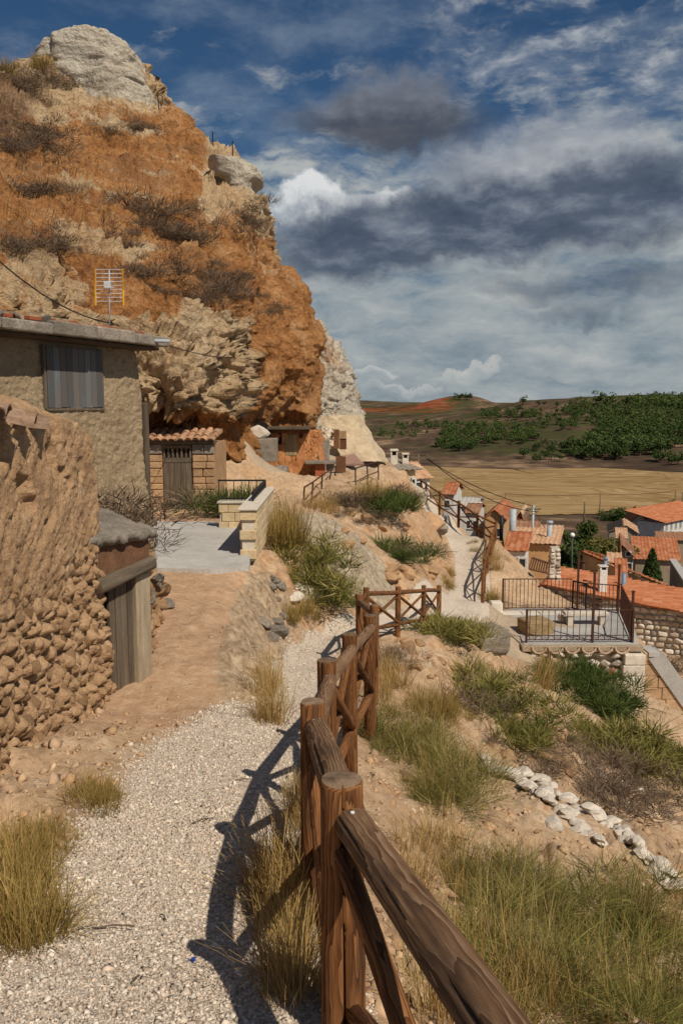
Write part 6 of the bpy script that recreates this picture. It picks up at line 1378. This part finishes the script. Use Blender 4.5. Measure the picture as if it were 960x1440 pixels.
patch('straw', 690, 792, 10, 26, 8, .6, .9, 'straw tuft behind the far fence'); patch('mixed', 686, 846, 8, 8, 3, .4, .6, 'grass tuft at the foot of the first far fence post')
patch('straw', 455, 715, 22, 10, 6, .5, .8, 'straw tuft at the foot of the rust brown pipe railing')
patch('mixed', 664, 768, 6, 8, 3, .25, .35, 'grass tuft inside the far fence')
# verges of the near path
patch('mixed', 22, 1265, 30, 70, 22, .22, .36, 'thick yellow green verge grass at the foot of the rubble wall')
patch('mixed', 80, 1190, 28, 24, 8, .14, .24, 'verge grass where the gravel meets the wall')
patch('mixed', 132, 1125, 24, 24, 9, .14, .24, 'dry verge tuft beside the gravel')
patch('straw', 400, 1270, 18, 70, 22, .28, .46, 'golden straw tuft under the near fence')
patch('straw', 408, 1390, 18, 40, 10, .22, .36, 'golden straw tuft beside the big near post')
patch('straw', 378, 985, 10, 34, 12, .3, .5, 'straw tuft against the edge of the lane')
patch('straw', 418, 1150, 8, 40, 6, .2, .34, 'straw tuft at the second fence post')
patch('green', 316, 722, 8, 6, 3, .75, 1.0, 'green bush growing beside the hut wall')
dk = h_at(Lh - 1.2, -2.2, .5)
for i in range(7): put_plant('dry', Vector((-3.25 + random.uniform(-.3, .3), 11.4 + random.uniform(-.6, .6), -2.1 + .1 * i)), .5 + .05 * i, ('lowest ', 'second lowest ', 'middling ', 'middling ', 'middling ', 'second highest ', 'topmost ')[i] + 'tangled brown thorn bush at the foot of the plastered house', 'thorn bushes by the plastered house')
# the cliff ledges
patch('dry', 190, 330, 36, 22, 10, .7, 1.15, 'grey dead shrub on the left half of the middle cliff ledge', cliffside=True)
patch('dry', 268, 328, 40, 16, 10, .7, 1.15, 'grey dead shrub on the right half of the middle cliff ledge', cliffside=True)
patch('dry', 296, 405, 44, 26, 12, .6, 1.0, 'grey dead shrub hanging over the pale rock face', cliffside=True)
patch('dry', 225, 395, 40, 16, 6, .5, .9, 'grey dead shrub above the hut overhang', cliffside=True)
patch('dry', 50, 225, 60, 26, 15, .6, 1.1, 'dead shrub on the upper left cliff slope', cliffside=True)
patch('dry', 75, 128, 75, 10, 15, .7, 1.1, 'dark shrub on the saddle below the summit boulder', cliffside=True)
patch('dry', 40, 285, 40, 10, 7, .6, 1.0, 'dead shrub on the thin left cliff ledge', cliffside=True)
patch('dry', 50, 345, 50, 24, 10, .5, .9, 'dead shrub among the rocks above the plastered house', cliffside=True)
patch('dry', 160, 195, 55, 6, 8, .5, .9, 'dead shrub on the band under the summit cliff', cliffside=True)
patch('dry', 340, 320, 20, 26, 7, .6, 1.0, 'dead shrub below the overhanging pale block', cliffside=True)
patch('dry', 385, 425, 22, 14, 4, .4, .7, 'dead shrub on the brow of the orange face', cliffside=True)
patch('mixed', 45, 95, 40, 8, 10, .6, 1.0, 'yellowish grass beside the summit boulder', cliffside=True)

# ------------------------------------------------------------------ village greenery
def leafy(name, label, base, h, rad, mat, n, seed, cone=False, cat='tree', leaf=.16, trunk=.2, group=None):
    rs = np.random.default_rng(seed); o = empty(name, base, label, cat, group)
    if cone:
        t_ = rs.uniform(0, 1, n) ** .8; rr = rad * (1 - t_) ** .85 * (.55 + .5 * rs.uniform(0, 1, n) ** .4); a = rs.uniform(0, 6.283, n); C_ = np.stack([rr * np.cos(a), rr * np.sin(a), t_ * h], 1)
    else:
        nl = 16; lc = np.stack([rs.normal(0, .48, nl) * rad, rs.normal(0, .48, nl) * rad, rs.uniform(.35, .92, nl) * h], 1); k = rs.integers(0, nl, n); dd_ = rs.normal(size=(n, 3)); dd_ /= np.linalg.norm(dd_, axis=1, keepdims=True); C_ = lc[k] + dd_ * (rad * .42 * rs.uniform(.5, 1.05, n))[:, None] * np.array([1, 1, .8])
    u = rs.normal(size=(n, 3)); u /= np.linalg.norm(u, axis=1, keepdims=True); v_ = np.cross(u, rs.normal(size=(n, 3))); v_ /= np.linalg.norm(v_, axis=1, keepdims=True); s_ = leaf * rs.uniform(.6, 1.4, n)[:, None]
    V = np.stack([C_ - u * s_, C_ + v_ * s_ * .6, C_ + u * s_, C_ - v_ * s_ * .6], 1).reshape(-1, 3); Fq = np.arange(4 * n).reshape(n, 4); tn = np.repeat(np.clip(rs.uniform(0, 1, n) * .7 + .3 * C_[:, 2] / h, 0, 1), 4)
    link('crown', mesh_np('crown', V, Fq, mat, False, dict(tint=tn)), o); MB().tube([(0, 0, -.5), (0, 0, h * .5)], [trunk, trunk * .5], 7).build('trunk', plankm, o, True); return o
def base_for(px, py_top, Y, h): p = W(px, py_top, Y); return Vector((p.x, p.y, p.z - h))
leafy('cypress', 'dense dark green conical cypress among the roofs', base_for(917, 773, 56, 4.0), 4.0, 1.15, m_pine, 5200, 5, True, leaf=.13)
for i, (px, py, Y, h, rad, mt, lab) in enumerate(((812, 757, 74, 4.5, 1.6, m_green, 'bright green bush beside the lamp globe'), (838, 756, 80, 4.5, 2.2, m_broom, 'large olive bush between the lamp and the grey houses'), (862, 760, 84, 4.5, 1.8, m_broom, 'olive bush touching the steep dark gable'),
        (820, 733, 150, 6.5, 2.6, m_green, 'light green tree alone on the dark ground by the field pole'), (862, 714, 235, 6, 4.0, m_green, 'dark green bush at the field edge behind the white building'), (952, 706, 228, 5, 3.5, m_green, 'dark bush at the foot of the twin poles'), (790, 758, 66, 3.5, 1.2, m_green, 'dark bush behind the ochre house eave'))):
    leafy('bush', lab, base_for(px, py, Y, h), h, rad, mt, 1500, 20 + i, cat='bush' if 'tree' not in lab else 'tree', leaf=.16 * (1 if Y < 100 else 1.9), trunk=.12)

# ------------------------------------------------------------------ pines on the hills
def pine_mesh(seed, n=240):
    rs = np.random.default_rng(seed); nl = 9; lc = np.stack([rs.normal(0, .20, nl), rs.normal(0, .20, nl), rs.uniform(.35, .85, nl)], 1); k = rs.integers(0, nl, n); d_ = rs.normal(size=(n, 3)); d_ /= np.linalg.norm(d_, axis=1, keepdims=True)
    C_ = lc[k] + d_ * (.2 * rs.uniform(.6, 1.1, n))[:, None] * np.array([1, 1, .75]); u = rs.normal(size=(n, 3)); u /= np.linalg.norm(u, axis=1, keepdims=True); v_ = np.cross(u, rs.normal(size=(n, 3))); v_ /= np.linalg.norm(v_, axis=1, keepdims=True); s_ = .055 * rs.uniform(.6, 1.4, n)[:, None]
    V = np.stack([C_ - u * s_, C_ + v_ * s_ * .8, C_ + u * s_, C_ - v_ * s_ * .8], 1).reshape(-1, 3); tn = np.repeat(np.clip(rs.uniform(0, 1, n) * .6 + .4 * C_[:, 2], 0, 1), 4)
    return V, np.arange(4 * n).reshape(n, 4), tn
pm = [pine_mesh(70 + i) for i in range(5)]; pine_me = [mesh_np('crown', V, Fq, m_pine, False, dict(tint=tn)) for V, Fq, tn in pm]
trunk_me = MB().tube([(0, 0, -.1), (0, 0, .5)], [.03, .02], 5).mesh('trunk', plankm)
def pine(p, h, label, group):
    o = empty('pine_tree', p, label, 'tree', group); o.scale = (h * random.uniform(.85, 1.2),) * 2 + (h,); o.rotation_euler = (0, 0, random.random() * 6)
    link('crown', pine_me[random.randrange(5)], o); link('trunk', trunk_me, o); return o
for px, py, h in ((735, 564, 9), (756, 566, 6), (782, 568, 6), (806, 567, 8), (818, 566, 9), (838, 564, 13), (843, 565, 11), (858, 564, 12), (853, 566, 10), (884, 564, 11), (892, 565, 10), (765, 566, 5), (880, 566, 9), (873, 567, 6)):
    p = hhit(px, py + 6, 400) or W(px, py + 4, 740); pine(p, h, 'pine standing alone against the sky on the hill crest', 'pines on the crest')
for px in (642, 647, 652, 657, 661): p = hhit(px, 563, 900) or W(px, 562, 1300); pine(p, 11, 'pine in the small clump on top of the red hill', 'pines on the red hill')
pts = []
def wood_patch(px, py, rx, ry, n, hmin, hmax, lab='dark green pine on the wooded hill face'):
    for _ in range(n):
        a = random.uniform(0, 6.28); r = math.sqrt(random.random()); p = hhit(px + rx * r * math.cos(a), py + ry * r * math.sin(a), 380, 1500)
        if p: pts.append((p, random.uniform(hmin, hmax), lab))
wood_patch(905, 612, 75, 30, 230, 6, 10, 'dark green pine in the thick wood on the near hill face'); wood_patch(850, 636, 50, 12, 70, 7, 11, 'broad pine low on the hill just above the straw field'); wood_patch(780, 595, 50, 14, 45, 4, 7, 'small pine scattered on the bare middle slope')
wood_patch(690, 615, 70, 14, 130, 5, 8, 'pine in the green belt on the left hill flank'); wood_patch(640, 630, 30, 5, 50, 5, 8, 'pine in the row along the far corner of the field'); wood_patch(600, 600, 50, 5, 40, 4, 6); wood_patch(720, 585, 50, 7, 45, 5, 7); wood_patch(830, 582, 40, 7, 40, 5, 8); wood_patch(930, 574, 40, 7, 90, 7, 11)
wood_patch(770, 640, 40, 13, 22, 5, 8, 'single bushy pine on the dark ground above the field'); wood_patch(940, 650, 30, 6, 10, 6, 8, 'pine at the field edge under the thick wood'); wood_patch(560, 612, 40, 7, 25, 3, 5); wood_patch(545, 568, 40, 3, 40, 7, 10); wood_patch(900, 585, 70, 12, 90, 6, 9)
pts.sort(key=lambda q_: q_[0].y)
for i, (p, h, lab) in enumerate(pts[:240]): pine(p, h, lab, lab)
VV, FF, TT = [], [], []; off = 0
for p, h, lab in pts[240:]:
    V, Fq, tn = pm[random.randrange(5)]; a = random.random() * 6.28; c_, s_ = math.cos(a), math.sin(a); Q = V @ np.array([[c_, s_, 0], [-s_, c_, 0], [0, 0, 1]]) * h + np.array(p); VV.append(Q); FF.append(Fq + off); TT.append(tn); off += len(Q)
if VV: tag(link('pine_wood', mesh_np('pine_wood', np.concatenate(VV), np.concatenate(FF), m_pine, False, dict(tint=np.concatenate(TT)))), 'pine wood covering the far slopes of the hills', 'wood', kind='stuff')

# ------------------------------------------------------------------ gravel and loose stones
def pebbles(name, X_, Y_, S_, cols, label, flat=.55, lift=.25):
    n = len(X_); Zp = HV(X_, Y_); O = np.array([(1, 0, 0), (-.9, .15, 0), (.1, 1, .1), (0, -1, -.1), (.1, .1, 1), (-.1, 0, -1)], float); Fo = np.array([(0, 2, 4), (2, 1, 4), (1, 3, 4), (3, 0, 4), (2, 0, 5), (1, 2, 5), (3, 1, 5), (0, 3, 5)])
    J = rng.normal(0, .22, (n, 6, 3)); V = (O[None] + J) * S_[:, None, None] * np.stack([rng.uniform(.7, 1.4, n), rng.uniform(.6, 1.0, n), rng.uniform(.4, .8, n) * flat / .55], 1)[:, None, :]
    a = rng.uniform(0, 6.283, n); c_, s_ = np.cos(a), np.sin(a); x_ = V[..., 0] * c_[:, None] - V[..., 1] * s_[:, None]; y_ = V[..., 0] * s_[:, None] + V[..., 1] * c_[:, None]
    V = np.stack([x_ + X_[:, None], y_ + Y_[:, None], V[..., 2] + Zp[:, None] + S_[:, None] * lift * .5], -1).reshape(-1, 3)
    Fq = (Fo[None] + 6 * np.arange(n)[:, None, None]).reshape(-1, 3); ci = cols[rng.integers(0, len(cols), n)] * rng.uniform(.75, 1.2, n)[:, None]
    o = link(name, mesh_np(name, V, Fq, gravel_m, False, dict(stone=np.repeat(ci, 6, 0)))); return tag(o, label, 'gravel', kind='stuff')
gravel_m, t, b = base_mat('gravel_stone', .9, .2); c = coords(t, False); t.put(b.inputs['Base Color'], t.v('SCALE', attr(t, 'stone', 'Color'), scale=t.m('ADD', .75, t.m('MULTIPLY', t.noise(c, 60, 3), .5))))
GC = np.array([(.60, .51, .41), (.54, .445, .35), (.66, .58, .48), (.45, .36, .28), (.56, .44, .335), (.52, .445, .365), (.36, .285, .215)])
yy = np.concatenate([rng.uniform(2.2, 5.5, 44000), rng.uniform(5.5, 9, 18000), rng.uniform(9, 18, 7000)]); cx = np.interp(yy, PATH[:9, 1], PATH[:9, 0]); hw = np.interp(yy, PATH[:9, 1], PATH[:9, 2]) + .12
xx = cx + hw * rng.uniform(-1, 1, len(yy)) * (1 + .10 * rng.normal(size=len(yy)))
pebbles('path_gravel', xx, yy, np.clip(rng.lognormal(-5.1, .45, len(yy)), .003, .024) * np.interp(yy, [2, 9, 18], [1, 1.4, 2.0]), GC, 'pale crushed gravel on the path')
n = 9000; yy = np.exp(rng.uniform(math.log(3.0), math.log(24), n)); xx = yy * rng.uniform(-.42, .44, n); ok = (path_dist(np.stack([xx, yy], 1)) > .05); SC_ = np.array([(.46, .31, .19), (.40, .25, .14), (.48, .35, .23), (.34, .21, .12), (.40, .27, .17)])
on_lane = (yy > 8) & (xx < -.9); sz = np.clip(rng.lognormal(-4.0, .6, n), .006, .09); sz = np.where(on_lane, sz * .45, sz)
pebbles('loose_stones', xx[ok], yy[ok], sz[ok], SC_, 'loose tan stones strewn over the bare soil', .7)
# bigger rocks one can pick out
def rocks(label, px, py, rx, ry, n, smin, smax, lib, sink=.3):
    for i in range(n):
        p = hit(px + random.uniform(-rx, rx), py + random.uniform(-ry, ry))
        if p is None: continue
        s_ = smax * 1.1 - (smax * 1.1 - smin) * i / max(1, n - 1); rk = ('largest ', 'second largest ', 'third largest ')[i] if i < 3 else ('smallest ', 'second smallest ', 'third smallest ')[n - 1 - i] if n - 1 - i < 3 else 'middling '; tag(link('rock', lib[random.randrange(len(lib))], None, p + Vector((0, 0, s_ * (.5 - sink) * .7)), (random.uniform(-.4, .4), random.uniform(-.4, .4), random.random() * 6.28), (s_ * 1.2, s_, s_ * .85)), rk + label, 'rock', label)
rocks('tan rock half buried in the bank below the fence', 600, 1090, 60, 120, 7, .06, .13, rub)
rocks('pale rock lying on the eroded gully side', 760, 1030, 70, 60, 12, .10, .22, rub)
rocks('pale stone in the heap on the lane bank', 430, 830, 14, 16, 22, .10, .2, wst)
rocks('tan rock on the stony end of the mound', 580, 800, 34, 16, 14, .12, .3, rub)
rocks('grey rock on the bank beside the lane', 385, 850, 16, 50, 10, .08, .18, gst)
rocks('rock on the upper mound among dead brush', 530, 745, 60, 26, 12, .12, .3, rub)
rocks('dark rock at the inner bend of the far path', 612, 745, 5, 8, 3, .35, .6, gst + rub)
rocks('rock on the slope just below the corner fence', 600, 930, 50, 26, 9, .08, .18, rub)
rocks('rock beside the upper row of white stones', 860, 1130, 90, 40, 8, .06, .11, wst)
# sticks on the gravel
for i, (px, py, L_, a) in enumerate(((285, 1158, .14, .5), (160, 1310, .18, .1), (230, 1295, .05, 2.2), (190, 1385, .06, 1.2), (340, 1100, .10, .2))):
    p = hit(px, py)
    if p: tag(MB().tube([p + Vector((-L_ / 2 * math.cos(a), -L_ / 2 * math.sin(a), .018)), p + Vector((0, .006, .024)), p + Vector((L_ / 2 * math.cos(a), L_ / 2 * math.sin(a), .018))], .004, 5).build('twig', plankm), 'dry twig lying on the gravel path', 'twig', 'twigs on the path')
p = hit(272, 1355)
if p: cap_ = tag(MB().tube([p + Vector((0, 0, .012)), p + Vector((0, 0, .022))], .009, 12).build('bottle_cap', mottled('blue_plastic', (.02, .06, .35), (.03, .09, .45), None, 5, 30, .1, .002, .4)), 'tiny blue bottle cap lying on the gravel', 'bottle cap')
